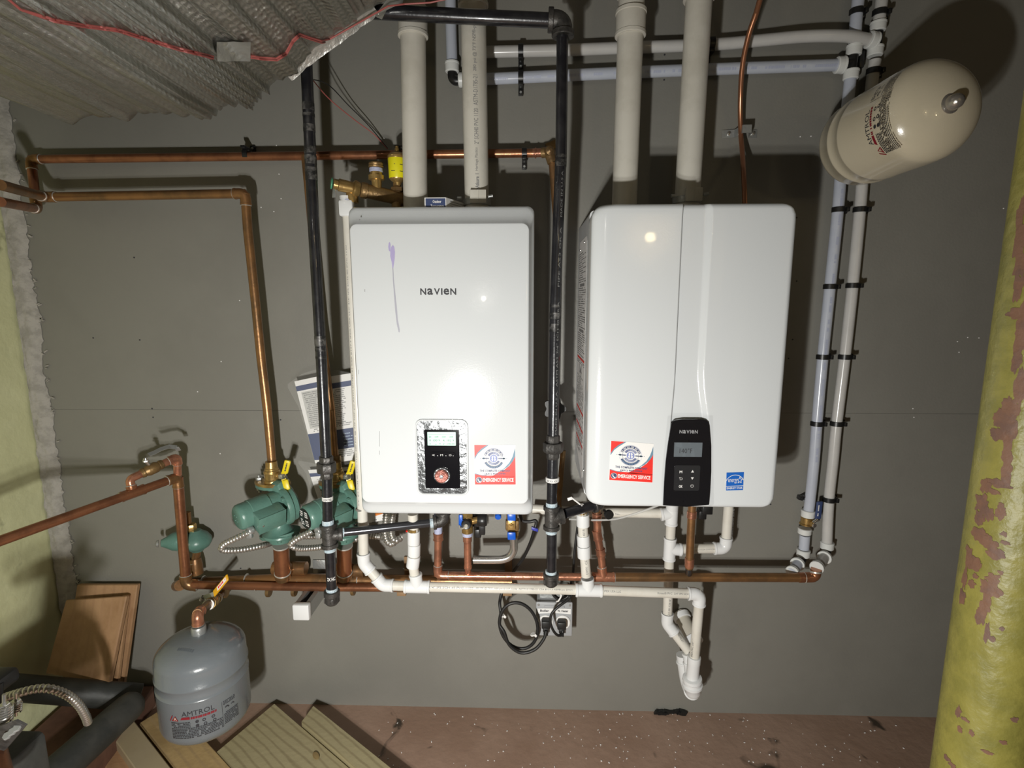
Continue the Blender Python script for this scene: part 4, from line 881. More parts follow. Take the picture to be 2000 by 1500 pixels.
# ================================================================== COPPER HEATING PIPES
HR = .0112
def cpipe(parent, pts, r=HR, mt=None, skip=(), fm=None):
    run(parent, [P(*p) for p in pts], r, mt or copper, 'copper', fm or mt or copper, skip=skip)
def sol(parent, px, py, d_, ax, r): m = M(); ring(m, P(px, py, d_), ax, .003, r); m.build('solder_joint', solder, parent)
# top level copper line
t = T('copper_pipe', 'highest level copper pipe, running behind both lettered vent and gas pipes', 'pipe', 'copper pipes', loc=P(560,305,.04))
cpipe(t, [(0,394,.30), (72,408,.07), (60,311,.045), (1040,299,.04)], .0113, copper, fm=copper2)
m = M(); tube(m, [P(1040,299,.04), P(1064,298,.04)], .0113, 20); ring(m, P(1046,299,.04), Xv, .004, .0135); m.build('pipe', copper3, t)
m = M(); e = P(1072,297,.045); tube(m, fillet([P(1058,298.5,.04), e, P(1079,318,.045)], .014), .0135, 20); lathe(m, P(1072,296,.05), (.3, -1, 0), [(0, .014), (.012, .012), (.018, .004)], 20); box(m, P(1078,284,.004), (.015, 0, .006), (0, .003, 0), (-.004, 0, .010), .002); m.build('wall_elbow', brass2, t)
ax = P(500,304,.04)-P(400,305,.04)
clamp(482, 302, ax, .0113, .042, 'black clamp sprung above the highest copper pipe, left of the gas pipe', -1); clamp(1024, 299.5, ax, .0113, .042, 'clamp gripping the bright end of the highest copper pipe'); clamp(779, 302, ax, .0113, .042, 'clamp on the highest copper pipe behind the yellow air vent', -1)
t = T('copper_pipe', 'copper pipe that turns down at the left and feeds the nearer green pump', 'pipe', 'copper pipes', loc=P(530,900,.1))
cpipe(t, [(0,361,.33), (88,385,.10), (479,378,.10), (484,450,.10), (500,600,.10), (510,700,.10), (522,800,.10), (532,912,.10)], .0118, copper2, skip=(3, 4, 5, 6))
t = T('copper_pipe', 'copper pipe hidden behind the left gas pipe, feeding the farther green pump', 'pipe', 'copper pipes', loc=P(655,900,.07))
cpipe(t, [(596,304,.045), (600,345,.05), (614,500,.055), (627,640,.06), (647,800,.07), (656,912,.07)], .0105, copper2, skip=(1, 2, 3, 4))
m = M(); lathe(m, P(656,900,.07), (0, 0, -1), [(-.016, .0135), (-.014, .015), (0, .015)], 20); m.build('adapter', brass2, t)
t = T('copper_pipe', 'copper pipe running down the wall behind the middle gas pipe', 'pipe', 'copper pipes', loc=P(1075,1000,.05))
cpipe(t, [(1079,318,.045), (1087,420,.045), (1084,600,.045), (1081,800,.045), (1076,995,.045)], .0105, copper2, skip=(1, 2, 3))
cpipe(t, [(1100,880,.045), (1091,985,.05), (1100,1020,.06)], .008, brass2, skip=(1,))
# left loop with the bypass valve
t = T('copper_pipe', 'slanting copper pipe with a small bypass loop turning down into the manifold', 'pipe', 'copper pipes', loc=P(360,1140,.1))
pe = P(347,932,.10); far = P(0,1055,.46); lowc = P(364,1142,.10)
m = M(); tube(m, [pe, P(-60,1078,.52)], .0118, 24); m.build('pipe', copper, t)
m = M(); tube(m, [pe, lowc], .0140, 24); m.build('pipe', copper, t)
elbow(t, far, pe, lowc, .0125, copper2, 'copper', leg=.030)
tc_ = pe.lerp(far, (pe-P(252,958,.20)).length/(pe-far).length); dirm = (far-pe).normalized()
ep = P(253,936,.205); tee(t, tc_, dirm, ep-tc_, .0118, copper, 'copper', ml=.030, bl=.020, rb=.0105)
e2_ = P(346,893,.11)
bp_ = [tc_, ep, e2_, P(347,925,.10)]
m = M(); tube(m, fillet([tc_+(ep-tc_)*.5, ep, ep.lerp(e2_, .5)], .014), .0105, 20); m.build('pipe', copper3, t)
m = M(); tube(m, [ep.lerp(e2_, .5), e2_], .0105, 20); m.build('pipe', copper3, t); elbow(t, ep, e2_, P(347,925,.10), .0108, copper3, 'copper', leg=.022)
m = M(); tube(m, [e2_, P(347,928,.10)], .0105, 20); m.build('pipe', copper3, t)
c = ep.lerp(e2_, .46); ax = (e2_-ep).normalized(); m = M(); lathe(m, c-ax*.028, ax, [(0, .0125), (.008, .0135), (.010, .012), (.018, .0155), (.038, .0155), (.046, .012), (.048, .0135), (.056, .0125)], 20); m.build('valve_body', brass2, t)
st = c+V((-.006, -.012, .026)); m = M(); tube(m, [c, st], .0045, 10); hexn(m, st, (0, 0, 1), .006, .008); lathe(m, st+V((0, 0, .004)), (0, 0, 1), [(0, .0065), (.004, .006), (.006, .002)], 12); m.build('stem_nut', steel, t)
hp = [P(291,888,.19), P(301,884,.18), P(315,877,.165), P(330,872,.15), P(345,874,.135), P(349,880,.13)]
m = M(); 
for i in range(len(hp)-1):
    a, b = hp[i], hp[i+1]; l = b-a; box(m, (a+b)/2, l*.54, l.normalized().cross(V((0, -.8, .6))).normalized()*.006, V((0, -.8, .6)).normalized()*.0012)
m.build('lever', zinc, t)
elbow(t, pe, lowc, P(450,1147,.07), .0140, copper2, 'copper', leg=.030)
# manifold: two level copper headers
mf = T('copper_manifold', 'pair of level copper header pipes under the green pumps', 'manifold', loc=P(560,1145,.07))
m = M(); tube(m, [lowc, P(620,1147,.085), P(1000,1149,.07)], .0118, 24); m.build('header', copper, mf)
m = M(); tube(m, [P(352,1140,.055), P(560,1131,.06), P(1000,1136,.045)], .0165, 24); m.build('header', copper2, mf)
m = M(); tube(m, [P(346,1144,.05), P(352,1143,.08)], .016, 20); m.build('end_cap', copper2, mf)
for px in (398, 482, 585, 700): sol(mf, px, 1136 if px < 450 else 1132, .058, P(560,1131,.06)-P(400,1138,.056), .0180)
for px in (385, 500): sol(mf, px, 1144 if px < 400 else 1146, .09, P(500,1145,.085)-P(400,1143,.095), .0130)
for px, py in ((440,1163),(525,1161),(575,1160),(690,1158)): m = M(); ring(m, P(px, py-6, .058), P(560,1147,.06)-P(400,1146,.056), .010, .0165); m.build('coupling', brass2, mf)
for px, lab in ((784, 'brown clamp block seen below and above the white drain line'), (991, 'small brown block under the white drain line near the coiled cord')):
    t = T('strap_block', lab, 'bracket', 'brown blocks behind the drain line', loc=P(px,1160,.01)); m = M(); p = P(px,1160,.10)
    box(m, V((p.x, -.052, p.z)), (.013, 0, 0), (0, .050, 0), (0, 0, .006), .001); box(m, V((p.x, -.006, p.z+.03)), (.011, 0, 0), (0, .005, 0), (0, 0, .04), .001); m.build('block', mat('brown_block', (.26, .16, .08), .6), t)
# ================================================================== CIRCULATOR PUMPS
def pump(o, label, dark_end, col_h=True):
    A = lambda px, py, d_: P(px, py, d_)+o
    t = T('circulator_pump', label, 'pump', 'green circulator pumps', loc=A(547,1062,.13))
    e0, e1 = A(464,1012,.225), A(556,976,.125); ax = (e1-e0).normalized(); L = (e1-e0).length
    m = M(); lathe(m, e0, ax, [(-.003, .002), (-.003, .027), (-.001, .0305), (.004, .0345), (.012, .0355), (.030, .0355), (.0315, .037), (L*.62, .037), (L*.64, .034), (L-.01, .034)], 40); m.build('motor', pumpg, t)
    if dark_end:
        m = M(); lathe(m, e0-ax*.0042, ax, [(-.001, .027), (0, .0285), (.0015, .0285)], 32); en = m.build('end_plate', blackp, t, 'round black end plate')
        uu = ax.cross(Zv).normalized(); ww = ax.cross(uu); m = M(); fn = plane_fn(e0-ax*.0056, -uu, -ww, 0)
        for k in range(-3, 4):
            if k: 
                for q in (-1, 1): dashes(m, fn, (-.019 if q < 0 else .004), (-.004 if q < 0 else .019), k*.006, .004, 0, .8, .004)
        flat(m, 'plate_print', paper, en)
    else:
        uu = ax.cross(Zv).normalized(); ww = ax.cross(uu); m = M()
        for k in range(4): q = PI/4+PI/2*k; lathe(m, e0-ax*.0035+uu*.010*math.cos(q)+ww*.010*math.sin(q), -ax, [(0, .002), (.0015, .0015)], 8)
        m.build('end_dimples', pumpg, t)['kind'] = 'stuff'
    # terminal box on the near side of the motor
    nr = (V((.35, -.85, -.35))-ax*V((.35, -.85, -.35)).dot(ax)).normalized(); sd = ax.cross(nr); c = A(523,1008,.195)
    m = M(); box(m, c+nr*.002, ax*.037, nr*.024, sd*.026, .004); m.build('terminal_box', pumpg, t)
    m = M(); box(m, c+nr*.027-sd*.0, ax*.037, nr*.0015, sd*.026, .001); cv = m.build('box_cover', pumpg, t)
    m = M(); lathe(m, c+nr*.028-sd*.0-ax*.026, nr, [(0, .003), (.002, .0025)], 10); m.build('cover_screw', steel, cv)
    # body
    v = A(560,985,.125)
    m = M(); lathe(m, v-ax*.022, ax, [(0, .034), (.004, .052), (.010, .055), (.018, .055), (.020, .050), (.034, .050), (.044, .036), (.046, .015)], 40); m.build('volute', pumpg, t)
    m = M(); 
    for k in range(4):
        q = PI/4+PI/2*k; uu = ax.cross(Zv).normalized(); ww = ax.cross(uu); hexn(m, v-ax*.022+uu*.046*math.cos(q)+ww*.046*math.sin(q), ax, .009, .006)
    m.build('body_bolts', pumpg, t)['kind'] = 'stuff'
    tf = A(533,948,.11); m = M(); tube(m, [v+V((-.004, 0, .03)), v+V((-.012, .0, .05)), tf], [.026, .023, .021], 24); m.build('neck', pumpg, t)
    fx = V((.985, -.17, 0)).normalized(); fy = Zv.cross(fx)
    def oval(c, a, b, h, nm, mt):
        pts = []
        for k in range(36):
            q = 2*PI*k/36; rr = abs(math.cos(q))**1.5; pts.append(c+fx*a*math.cos(q)*1.0+fy*b*math.sin(q)*(1-.25*rr))
        m = M(); prism(m, pts, (0, 0, h)); return m.build(nm, mt, t, ang=50)
    oval(tf+V((0, 0, -.006)), .054, .031, .009, 'flange', pumpg); oval(tf+V((0, 0, .004)), .055, .033, .008, 'flange', brass)
    for s in (-1, 1):
        m = M(); c = tf+fx*s*.043; tube(m, [c+V((0, 0, -.024)), c+V((0, 0, .028))], .0042, 12); hexn(m, c+V((0, 0, .017)), Zv, .009, .0085); hexn(m, c+V((0, 0, -.014)), Zv, .007, .0085); m.build('bolt', zinc, t)
    # ball valve on the upper flange
    m = M(); lathe(m, tf+V((0, 0, .011)), Zv, [(0, .024), (.006, .022), (.008, .0225), (.010, .0205), (.026, .0215), (.028, .0225), (.034, .021), (.036, .0185), (.040, .0185), (.042, .0165), (.060, .0155)], 28)
    m.build('valve_body', brass, t)
    sx = tf+V((0, 0, .032)); out = V((.9, -.42, .05)).normalized()
    m = M(); lathe(m, sx, out, [(.015, .010), (.030, .0095), (.031, .006), (.042, .006)], 20); m.build('stem', brass, t)
    m = M(); hexn(m, sx+out*.040, out, .012, .0105); box(m, sx+out*.047, V((.0, 0, .008)), out*.004, out.cross(Zv)*.008, .002); m.build('stem_nut', steel, t)
    hc = sx+out*.044
    dz_ = V((.06, 0, 1)).normalized()
    for s, L_ in ((1, .042), (-1, .030)):
        dv = (dz_*s+out*.35).normalized(); c = hc+out*.004+dv*(L_*.5+.010); m = M(); wd = dv.cross(V((.25, -1, 0))).normalized()
        box(m, hc+dv*.008, dv*.009, wd*.006, dv.cross(wd)*.0012); box(m, c, dv*L_*.5, wd*.0088, dv.cross(wd).normalized()*.0045, .004); h = m.build('valve_handle', yellow, t)
        if s > 0:
            m = M(); nn = dv.cross(wd).normalized(); nn = nn if nn.y < 0 else -nn; fn = lambda u, v_: c+nn*.0048+dv*u+wd*v_
            dashes(m, fn, -.012, .014, -.002, .0035, 0, .95, .004); flat(m, 'handle_print', ink, h)
    # lower body and its flange
    lf_ = A(548,1052,.13); m = M(); lathe(m, lf_+V((0, 0, -.006)), (0, 0, 1), [(0, .029), (.012, .031), (.016, .044), (.021, .047), (.026, .046), (.034, .034), (.05, .026), (.07, .024)], 36)
    m.build('lower_body', pumpg, t)
    m = M(); pts = []
    for k in range(40):
        q = 2*PI*k/40; pts.append(lf_+V((0, 0, .014))+V((.052*math.cos(q)*(1+.12*math.cos(2*q)), .040*math.sin(q), .010*math.cos(q))))
    prism(m, pts, (0, 0, .007)); m.build('lower_flange', pumpg, t, ang=50)
    for q in (2.6, 3.7, 5.0, .4): 
        m = M(); c = lf_+V((.046*math.cos(q), .036*math.sin(q), .012)); hexn(m, c+V((0, 0, -.004)), Zv, .008, .006); m.build('flange_bolt', pumpg, t)
    # cable entry
    m = M(); ce = A(489,1036,.225); hexn(m, ce, (ce-A(480,1040,.235)), .014, .012, seg=10); box(m, ce+V((0, -.004, -.010)), (.007, 0, 0), (0, .006, 0), (0, 0, .009), .002); m.build('cable_clamp', zinc, t)
    return t, lf_
def flex(label, pts, r=.0085, pitch=.0062, name='flexible_conduit', nn=14):
    q = smooth_path([V(p) for p in pts], nn); L = [0]
    for i in range(1, len(q)): L.append(L[-1]+(q[i]-q[i-1]).length)
    pitch *= 1.35; n = int(L[-1]/(pitch/4)); path = []; rs = []; j = 0
    for k in range(n+1):
        s = L[-1]*k/n
        while j < len(L)-2 and L[j+1] < s: j += 1
        f = (s-L[j])/max(L[j+1]-L[j], 1e-9); path.append(q[j].lerp(q[j+1], f)); rs.append(r*(.78, .97, 1.06, .97)[k % 4])
    m = M(); tube(m, path, rs, 14); o = m.build(name, flexm, None, ang=60); return tag(o, label, 'conduit', 'steel flexible conduits')
p1, l1 = pump(V((0, 0, 0)), 'green pump with a plain green end cap, below the tall copper drop', False)
shift = P(672,1060,.115)-P(548,1060,.13)
p2, l2 = pump(shift, 'green pump with a black end plate, half hidden by the gas pipe', True)
for px, sh, d_ in ((551, V((0, 0, 0)), .13), (675, shift, .115)):    # wide copper stubs rise from the manifold
    a = P(549,1064,.13)+sh; b = P(552,1120,.105)+sh
    m = M(); tube(m, [a, b], .0215, 32); m.build('stub', copper, mf)
    m = M(); ring(m, a+(b-a)*.02, b-a, .005, .0235, 32); ring(m, a+(b-a)*.97, b-a, .004, .0235, 32); m.build('solder_joint', solder, mf)
    m = M(); lathe(m, a+(b-a)*.98, b-a, [(0, .0235), (.006, .0240), (.012, .022), (.022, .020)], 32); tube(m, [b, V((b.x, -.055, b.z-.008))], .019, 20); tube(m, [V((b.x-.05, -.058, b.z-.008)), V((b.x+.05, -.058, b.z-.008))], .0195, 24); m.build('tee', copper2, mf)
flex('flexible conduit looping left from the plain-ended green pump', [P(486,1040,.23), P(460,1052,.24), P(438,1063,.24), P(433,1072,.235), P(445,1075,.22), P(475,1073,.19), P(515,1065,.14), P(530,1060,.07)])
flex('flexible conduit looping left from the pump with the black end plate', [P(610,1037,.21), P(592,1046,.215), P(575,1056,.215), P(568,1064,.21), P(578,1070,.20), P(600,1071,.17), P(640,1066,.12), P(700,1052,.06)])
flex('flexible conduit running level behind the black-ended pump', [P(548,1045,.05), P(600,1048,.05), P(660,1045,.05), P(735,1048,.05), P(748,1050,.06)])
flex('left one of two conduits curling below the dial boiler', [P(755,1000,.06), P(753,1020,.06), P(752,1040,.06), P(756,1056,.065), P(764,1062,.07), P(772,1058,.07)], .010)
flex('right one of two conduits curling below the dial boiler', [P(768,1000,.07), P(765,1020,.07), P(764,1040,.07), P(768,1052,.075), P(776,1055,.08), P(783,1050,.07)], .010)
# small pump at the left
t = T('circulator_pump', 'small green pump behind the left copper drop, its cone pointing left', 'pump', 'green circulator pumps', loc=P(375,1080,.06))
c = P(384,1055,.055)
m = M(); lathe(m, c+V((0, 0, -.034)), Zv, [(0, .016), (.006, .020), (.014, .034), (.026, .041), (.038, .041), (.052, .032), (.062, .018), (.066, .014)], 32); m.build('volute', pumpg, t)
a = P(352,1056,.07); b = P(308,1062,.10); ax = (b-a).normalized(); L = (b-a).length
m = M(); lathe(m, a-ax*.02, ax, [(0, .036), (.020, .037), (.026, .037), (.027, .029), (.040, .026), (L, .016), (L+.012, .010), (L+.013, .004)], 32); m.build('motor', pumpg, t)
m = M(); lathe(m, b-ax*.002, ax, [(0, .011), (.006, .009), (.008, .003)], 16); m.build('end_screw', zinc, t)
m = M(); tube(m, [c+V((0, 0, -.03)), P(381,1095,.055)], .0115, 20); tube(m, [P(366,1000,.055), P(368,1022,.055)], .009, 16); m.build('pipe', copper2, t)
m = M(); hexn(m, P(372,1030,.055), Zv, .022, .0165); m.build('union_nut', brass, t)
m = M(); lathe(m, P(381,1090,.055), (0, 0, -1), [(0, .0155), (.008, .017), (.02, .019), (.05, .019)], 24); m.build('base_fitting', copper2, t); m = M(); ring(m, P(381,1098,.055), Zv, .006, .0178); m.build('solder_joint', solder, t)
# strut arm with its white end cap
t = T('strut_arm', 'grey steel channel arm with a white plastic end cap below the manifold', 'bracket', loc=P(625,1160,.0))
pb = P(628,1152,.02); pf = P(591,1192,.16); w2 = .0205
m = M(); y0, y1 = -.002, pf.y; cx, cz = pf.x, pf.z; T_ = .0025
for sx in (-1, 1): box(m, (cx+sx*w2, (y0+y1)/2, cz), (T_/2, 0, 0), (0, (y0-y1)/2, 0), (0, 0, w2))
box(m, (cx, (y0+y1)/2, cz-w2), (w2, 0, 0), (0, (y0-y1)/2, 0), (0, 0, T_/2))
for sx in (-1, 1): box(m, (cx+sx*(w2-.005), (y0+y1)/2, cz+w2), (.005, 0, 0), (0, (y0-y1)/2, 0), (0, 0, T_/2)); box(m, (cx+sx*(w2-.010), (y0+y1)/2, cz+w2-.004), (T_/2, 0, 0), (0, (y0-y1)/2, 0), (0, 0, .005))
m.build('channel', zinc, t)
m = M(); box(m, (cx, y1-.004, cz), (w2+.003, 0, 0), (0, .010, 0), (0, 0, w2+.003), .004); m.build('end_cap', pvcf, t)
m = M(); q = P(625,1106,.004); box(m, q, (.022, 0, 0), (0, .003, 0), (0, 0, .022), .002); m.build('wall_plate', zinc, t)
# ================================================================== PVC DRAIN LINES
CR_ = .0136
dl = T('drain_line', 'long white plastic drain line, printed, crossing below both boilers', 'pipe', 'white plastic drain lines', loc=P(1000,1150,.17))
E1 = P(711,1100,.17); E2 = P(748,1143,.17); E3 = P(1367,1160,.16); dn_ = P(1356,1285,.15)
topf = P(680,420,.17)
m = M(); tube(m, [P(679,405,.17), P(694,700,.17), P(708,1000,.17), E1], CR_, 24); m.build('pipe', pvc, dl)
elbow(dl, P(705,1000,.17), E1, E2, CR_, pvcf, 'pvc', leg=.030)
elbow(dl, E1, E2, P(820,1145,.17), CR_, pvcf, 'pvc', leg=.030)
m = M(); tube(m, [E1, E2], CR_, 24); m.build('pipe', pvc, dl)
TA = P(815,1146,.17); TB = P(1150,1153,.165)
m = M(); tube(m, [E2, P(840,1146,.17)], CR_, 24); m.build('pipe', pvc, dl)
m = M(); tube(m, [P(840,1146,.17), P(1140,1152,.165), E3], CR_, 24); m.build('pipe', pvc, dl)
ax1 = TB-TA; tee(dl, TA, ax1, P(807,1090,.17)-TA, CR_, pvcf, 'pvc', ml=.036, bl=.038)
tee(dl, TB, ax1, P(1143,1090,.165)-TB, CR_, pvcf, 'pvc', ml=.037, bl=.036)
elbow(dl, TB, E3, dn_, CR_, pvcf, 'pvc', leg=.034)
m = M(); tube(m, [E3, dn_], CR_, 24); m.build('pipe', pvc, dl)
m = M(); lathe(m, P(1356,1282,.15), (P(1351,1337,.15)-P(1356,1282,.15)), [(0, .0175), (.001, .0185), (.020, .0185), (.022, .0178), (.075, .0175)], 28); m.build('coupling', pvcf, dl)
# risers of the line
def riser(pts, fits, lab):
    t = T('drain_riser', lab, 'pipe', 'white drain risers', loc=P(*pts[-1])); m = M(); tube(m, [P(*p) for p in pts], CR_, 24); m.build('pipe', pvc, t)
    for px, y0, y1, d_, k in fits:
        a, b = P(px[0], y0, d_), P(px[1], y1, d_); m = M(); lathe(m, a, b-a, [(0, CR_*k*.98), (.0015, CR_*k), ((b-a).length-.0015, CR_*k), ((b-a).length, CR_*k*.98)], 24); m.build('coupling', pvcf, t)
    return t
t = riser([(806,1004,.17), (810,1068,.17), (807.5,1108,.17), (811,1128,.17)], [((808,808),1037,1062,.17,1.25), ((809,808.5),1063,1084,.17,1.28), ((808.5,806),1086,1107,.17,1.32)], 'white drain riser under the left half of the dial boiler')
m = M(); hexn(m, P(807,1035,.17), Zv, .010, .015, seg=10); m.build('adapter', brass, t); m = M(); ring(m, P(796,1037,.165), Zv, .005, .005); m.build('red_mark', red, t)
t = riser([(1137,1000,.165), (1140,1060,.165), (1145,1125,.165)], [((1138.5,1139),1004,1027,.165,1.3), ((1139,1140),1045,1065,.165,1.28), ((1140,1141),1066,1088,.165,1.34)], 'white drain riser beside the lower left corner of the channelled boiler')
m = M(); hexn(m, P(1137,1001,.165), Zv, .008, .014, seg=12); m.build('adapter', brass, t)
m = M()
for y0, y1, s in ((1043,1030,'40/18'), (1098,1090,'CE'), (1117,1103,'DWV')):
    a = P(1139+(y0-1040)*.08, y0, .165); b = P(1139+(y1-1040)*.08, y1, .165); text(m, s, pipe_fn(a, b, CR_, 1, -.1, .0007), 0, -.003, (b-a).length, .006)
flat(m, 'lettering', inkgrey, t)
# printing on the long line
m = M(); fnl = lambda x0, x1: pipe_fn(P(x0, 1146+(x0-840)*.02, .168), P(x1, 1146+(x1-840)*.02, .168), CR_, 1, -.05, .0006)
def lt(s, x0, x1, y0, y1, hgt=.0052):
    A_, B_ = (P(840,1146,.17), P(1140,1152,.165)) if x0 < 1140 else (P(1140,1152,.165), E3); X0_, X1_ = (840, 1140) if x0 < 1140 else (1140, 1367)
    f = lambda x: A_.lerp(B_, (x-X0_)/(X1_-X0_)); a, b = f(x0), f(x1); text(m, s, pipe_fn(a, b, CR_, 1, -.12, .0007), 0, -hgt/2, (b-a).length, hgt)
lt("C  3/4\" IPS SCH 40 PVC 1120", 829, 925, 1145.8, 1147.8); lt("480 PSI @ 73°F  NSF-pw-G U.P. Code", 930, 1010, 1148, 1149.6); lt('ASTM D1785-21 CSA B137.3 NSF®-pw DWV', 1013, 1118, 1149.8, 1152)
lt('/ IPEX USA LLC', 1175, 1211, 1153, 1154); lt("Xirtec® PVC  3/4\" IPS SCH 40", 1281, 1349, 1155.5, 1157.5)
def vt_(x0, y0, x1, y1, d_, s, tilt=-.2, h=.005):
    a, b = P(x0, y0, d_), P(x1, y1, d_); text(m, s, pipe_fn(a, b, CR_, 1, tilt, .0007), 0, -h/2, (b-a).length, h)
vt_(1356, 1279, 1365, 1184, .152, 'IPEX PVC 3/4" 123 SCH 40 NSF ASTM D1785', .5)
vt_(708, 985, 684, 480, .17, '3/4" IPS SCH 40 PVC 1120 480 PSI @ 73F NSF-pw ASTM D1785-21 CSA B137.3 IPEX USA LLC 3/4" IPS SCH 40 PVC 1120', .75, .0045)
flat(m, 'lettering', inkgrey, dl, 'printed pipe lettering')
m = M(); ring(m, P(705,994,.17), Zv, .006, CR_+.001); m.build('grey_band', mat('grey_band', (.2, .19, .17), .6), dl)
# relief adapter at the top of the line
m = M(); box(m, P(679,408,.17), (.018, 0, 0), (0, .018, 0), (0, 0, .020), .006); lathe(m, P(677,400,.17), Zv, [(0, .0185), (.006, .0185), (.010, .0165), (.020, .0165)], 24); m.build('adapter', pvcf, dl)
# right hand drain group
dg = T('drain_line', 'white drain lines joining under the touch panel boiler and dropping to the trap', 'pipe', 'white plastic drain lines', loc=P(1303,1200,.08))
dd = .085; c1 = P(1312,1003,dd); c2 = P(1308,1072,dd); c3 = P(1303,1218,.085)
m = M(); tube(m, [P(1040,994,.05), P(1130,1000,.055), c1], CR_, 24); m.build('pipe', pvc, dg)
m = M(); tube(m, [c1+V((0, 0, .055)), c2, c3], CR_, 24); m.build('pipe', pvc, dg)
tee(dg, c1, c1-c2, P(1290,1005,dd)-c1, CR_, pvcf, 'pvc', ml=.034, bl=.032)
c4 = P(1417,1071,dd); tee(dg, c2, c1-c2, P(1335,1074,dd)-c2, CR_, pvcf, 'pvc', ml=.034, bl=.034)
m = M(); tube(m, [c2, c4], CR_, 24); m.build('pipe', pvc, dg); elbow(dg, c2, c4, P(1423,990,dd), CR_, pvcf, 'pvc', leg=.034)
m = M(); q = P(1423,990,dd); tube(m, [c4, q, V((q.x, q.y, NZ0+.003))], CR_, 24); m.build('pipe', pvc, dg)
c5 = P(1345,1272,.11); elbow(dg, c2, c3, c5, CR_, pvcf, 'pvc', leg=.034)
m = M(); tube(m, [c3, c5], CR_, 24); m.build('pipe', pvc, dg)
m = M()
def tx_(s, x0, y0, x1, y1, d_, side=1, tilt=.2, h=.005): a, b = P(x0, y0, d_), P(x1, y1, d_); text(m, s, pipe_fn(a, b, CR_, side, tilt, .0007), 0, -h/2, (b-a).length, h)
tx_('NSF®-pw-G UP Code ASTM D', 1200, 1006, 1289, 1010, .07); tx_('NSF®-pw DWV/SE-21', 1357, 1073, 1398, 1072, dd, 1, -.1); tx_('CSA B137.3 1120 3/4" SCH 40', 1425, 1050, 1429, 990, dd, 1, -.4); tx_('SCH 40 120 8"', 1303, 1202, 1306, 1165, dd, 1, -.3); tx_('480 PSI AT 73°F PVC', 1318, 1235, 1338, 1265, .10, 1, .3)
flat(m, 'lettering', inkgrey, dg, 'printed pipe lettering')
tr = T('drain_trap', 'white plastic trap hanging at the foot of the drain line', 'trap', 'white plastic drain trap', loc=P(1352,1370,.12))
def knuck(path, r, nm, bands=()):
    m = M(); q = smooth_path([P(*p) for p in path], 6) if len(path) > 2 else [P(*p) for p in path]; tube(m, q, r, 28)
    for i in bands: a = q[min(i+1, len(q)-1)]-q[max(i-1, 0)]; ring(m, q[i], a, .006, r*1.14, 28)
    m.build(nm, pvcf, tr)
knuck([(1345,1278,.115), (1347,1295,.12), (1349,1312,.125)], .017, 'inlet', (0, 6))
knuck([(1334,1278,.07), (1337,1300,.075), (1341,1325,.085), (1346,1342,.10), (1351,1350,.12), (1356,1342,.145), (1354,1326,.15)], .0205, 'bend', (4, 24))
m = M(); a, b = P(1352,1322,.15), P(1354,1368,.145); lathe(m, a, b-a, [(0, .0205), (.002, .0265), (.010, .0275), (.014, .0245), (.022, .0245), (.024, .028), (.030, .028), (.034, .0245), (.048, .023), (.060, .017), (.066, .004)], 32); m.build('bottom_cup', pvcf, tr)
m = M(); a, b = P(1355,1250,.075), P(1331,1204,.02); b2_ = V((b.x, -.001, b.z)); tube(m, [a, b2_], .0215, 28); m.build('wall_stub', mat('stub_pvc', (.5, .47, .40), .4), tr)
m = M(); q = (b2_-a).normalized(); ring(m, a, q, .02, .0255, 28); ring(m, a+(b2_-a)*.85, q, .018, .0265, 28); tube(m, [a, P(1350,1285,.09)], .0225, 24); m.build('stub_fitting', pvcf, tr)
# ================================================================== HOT WATER COPPER UNDER THE BOILERS
hwl = T('copper_pipe', 'bright copper line crossing below both boilers to the white risers', 'pipe', 'copper pipes', loc=P(1200,1128,.12))
ca = P(855,1124,.13); cb = P(1590,1128,.12)
m = M(); tube(m, [ca, P(1185,1127,.13)], .0108, 24); m.build('pipe', copper3, hwl); m = M(); tube(m, [P(1185,1127,.13), cb], .0125, 24); m.build('pipe', copper2, hwl)
m = M(); tube(m, [ca, P(856,1046,.13)], .0108, 24); m.build('pipe', copper3, hwl); elbow(hwl, P(856,1046,.13), ca, cb, .0108, copper3, 'copper', leg=.03)
coupling(hwl, P(856,1048,.13), Zv, .022, .0108, copper3, 1.25); m = M(); tube(m, [P(856,1044,.13), P(856,1030,.13), V((P(856,1030,.13).x, -.13, BZ-.001))], .0112, 20); m.build('adapter', tapew, hwl)
Tq = P(1178,1127,.13); tee(hwl, Tq, cb-ca, P(1171,1080,.13)-Tq, .0115, copper3, 'copper', ml=.032, bl=.03)
tp = [P(1178,1120,.13), P(1173,1078,.13), P(1167,1045,.13), P(1166,1000,.13)]
m = M(); tube(m, tp, .0108, 24); m.build('pipe', copper3, hwl); coupling(hwl, tp[1], tp[1]-tp[0], .02, .0108, copper3, 1.2); coupling(hwl, tp[2], tp[2]-tp[1], .03, .0108, copper3, 1.17); coupling(hwl, P(1166,1010,.13), Zv, .024, .0108, copper3, 1.22)
m = M(); q = P(1166,1002,.13); tube(m, [q, V((q.x, q.y, NZ0+.002))], .0098, 20); m.build('riser', copper2, hwl)
ee = P(1592,1127,.12); m = M(); tube(m, fillet([P(1560,1128,.12), ee, P(1594,1112,.12)], .012), .0142, 20); ring(m, P(1571,1128,.12), Xv, .003, .0150); m.build('elbow', copper, hwl)
m = M(); ring(m, P(1593,1117,.12), (0, .3, 1), .006, .0155); ring(m, P(1571,1128,.12), Xv, .0028, .0152); m.build('solder_joint', solder, hwl)
t = T('copper_stub', 'copper drop below the first blue-handled valve, ending at the copper line', 'pipe', 'copper drops below the boilers', loc=P(913,1110,.16))
a, b = P(913,1042,.16), P(914,1110,.15)
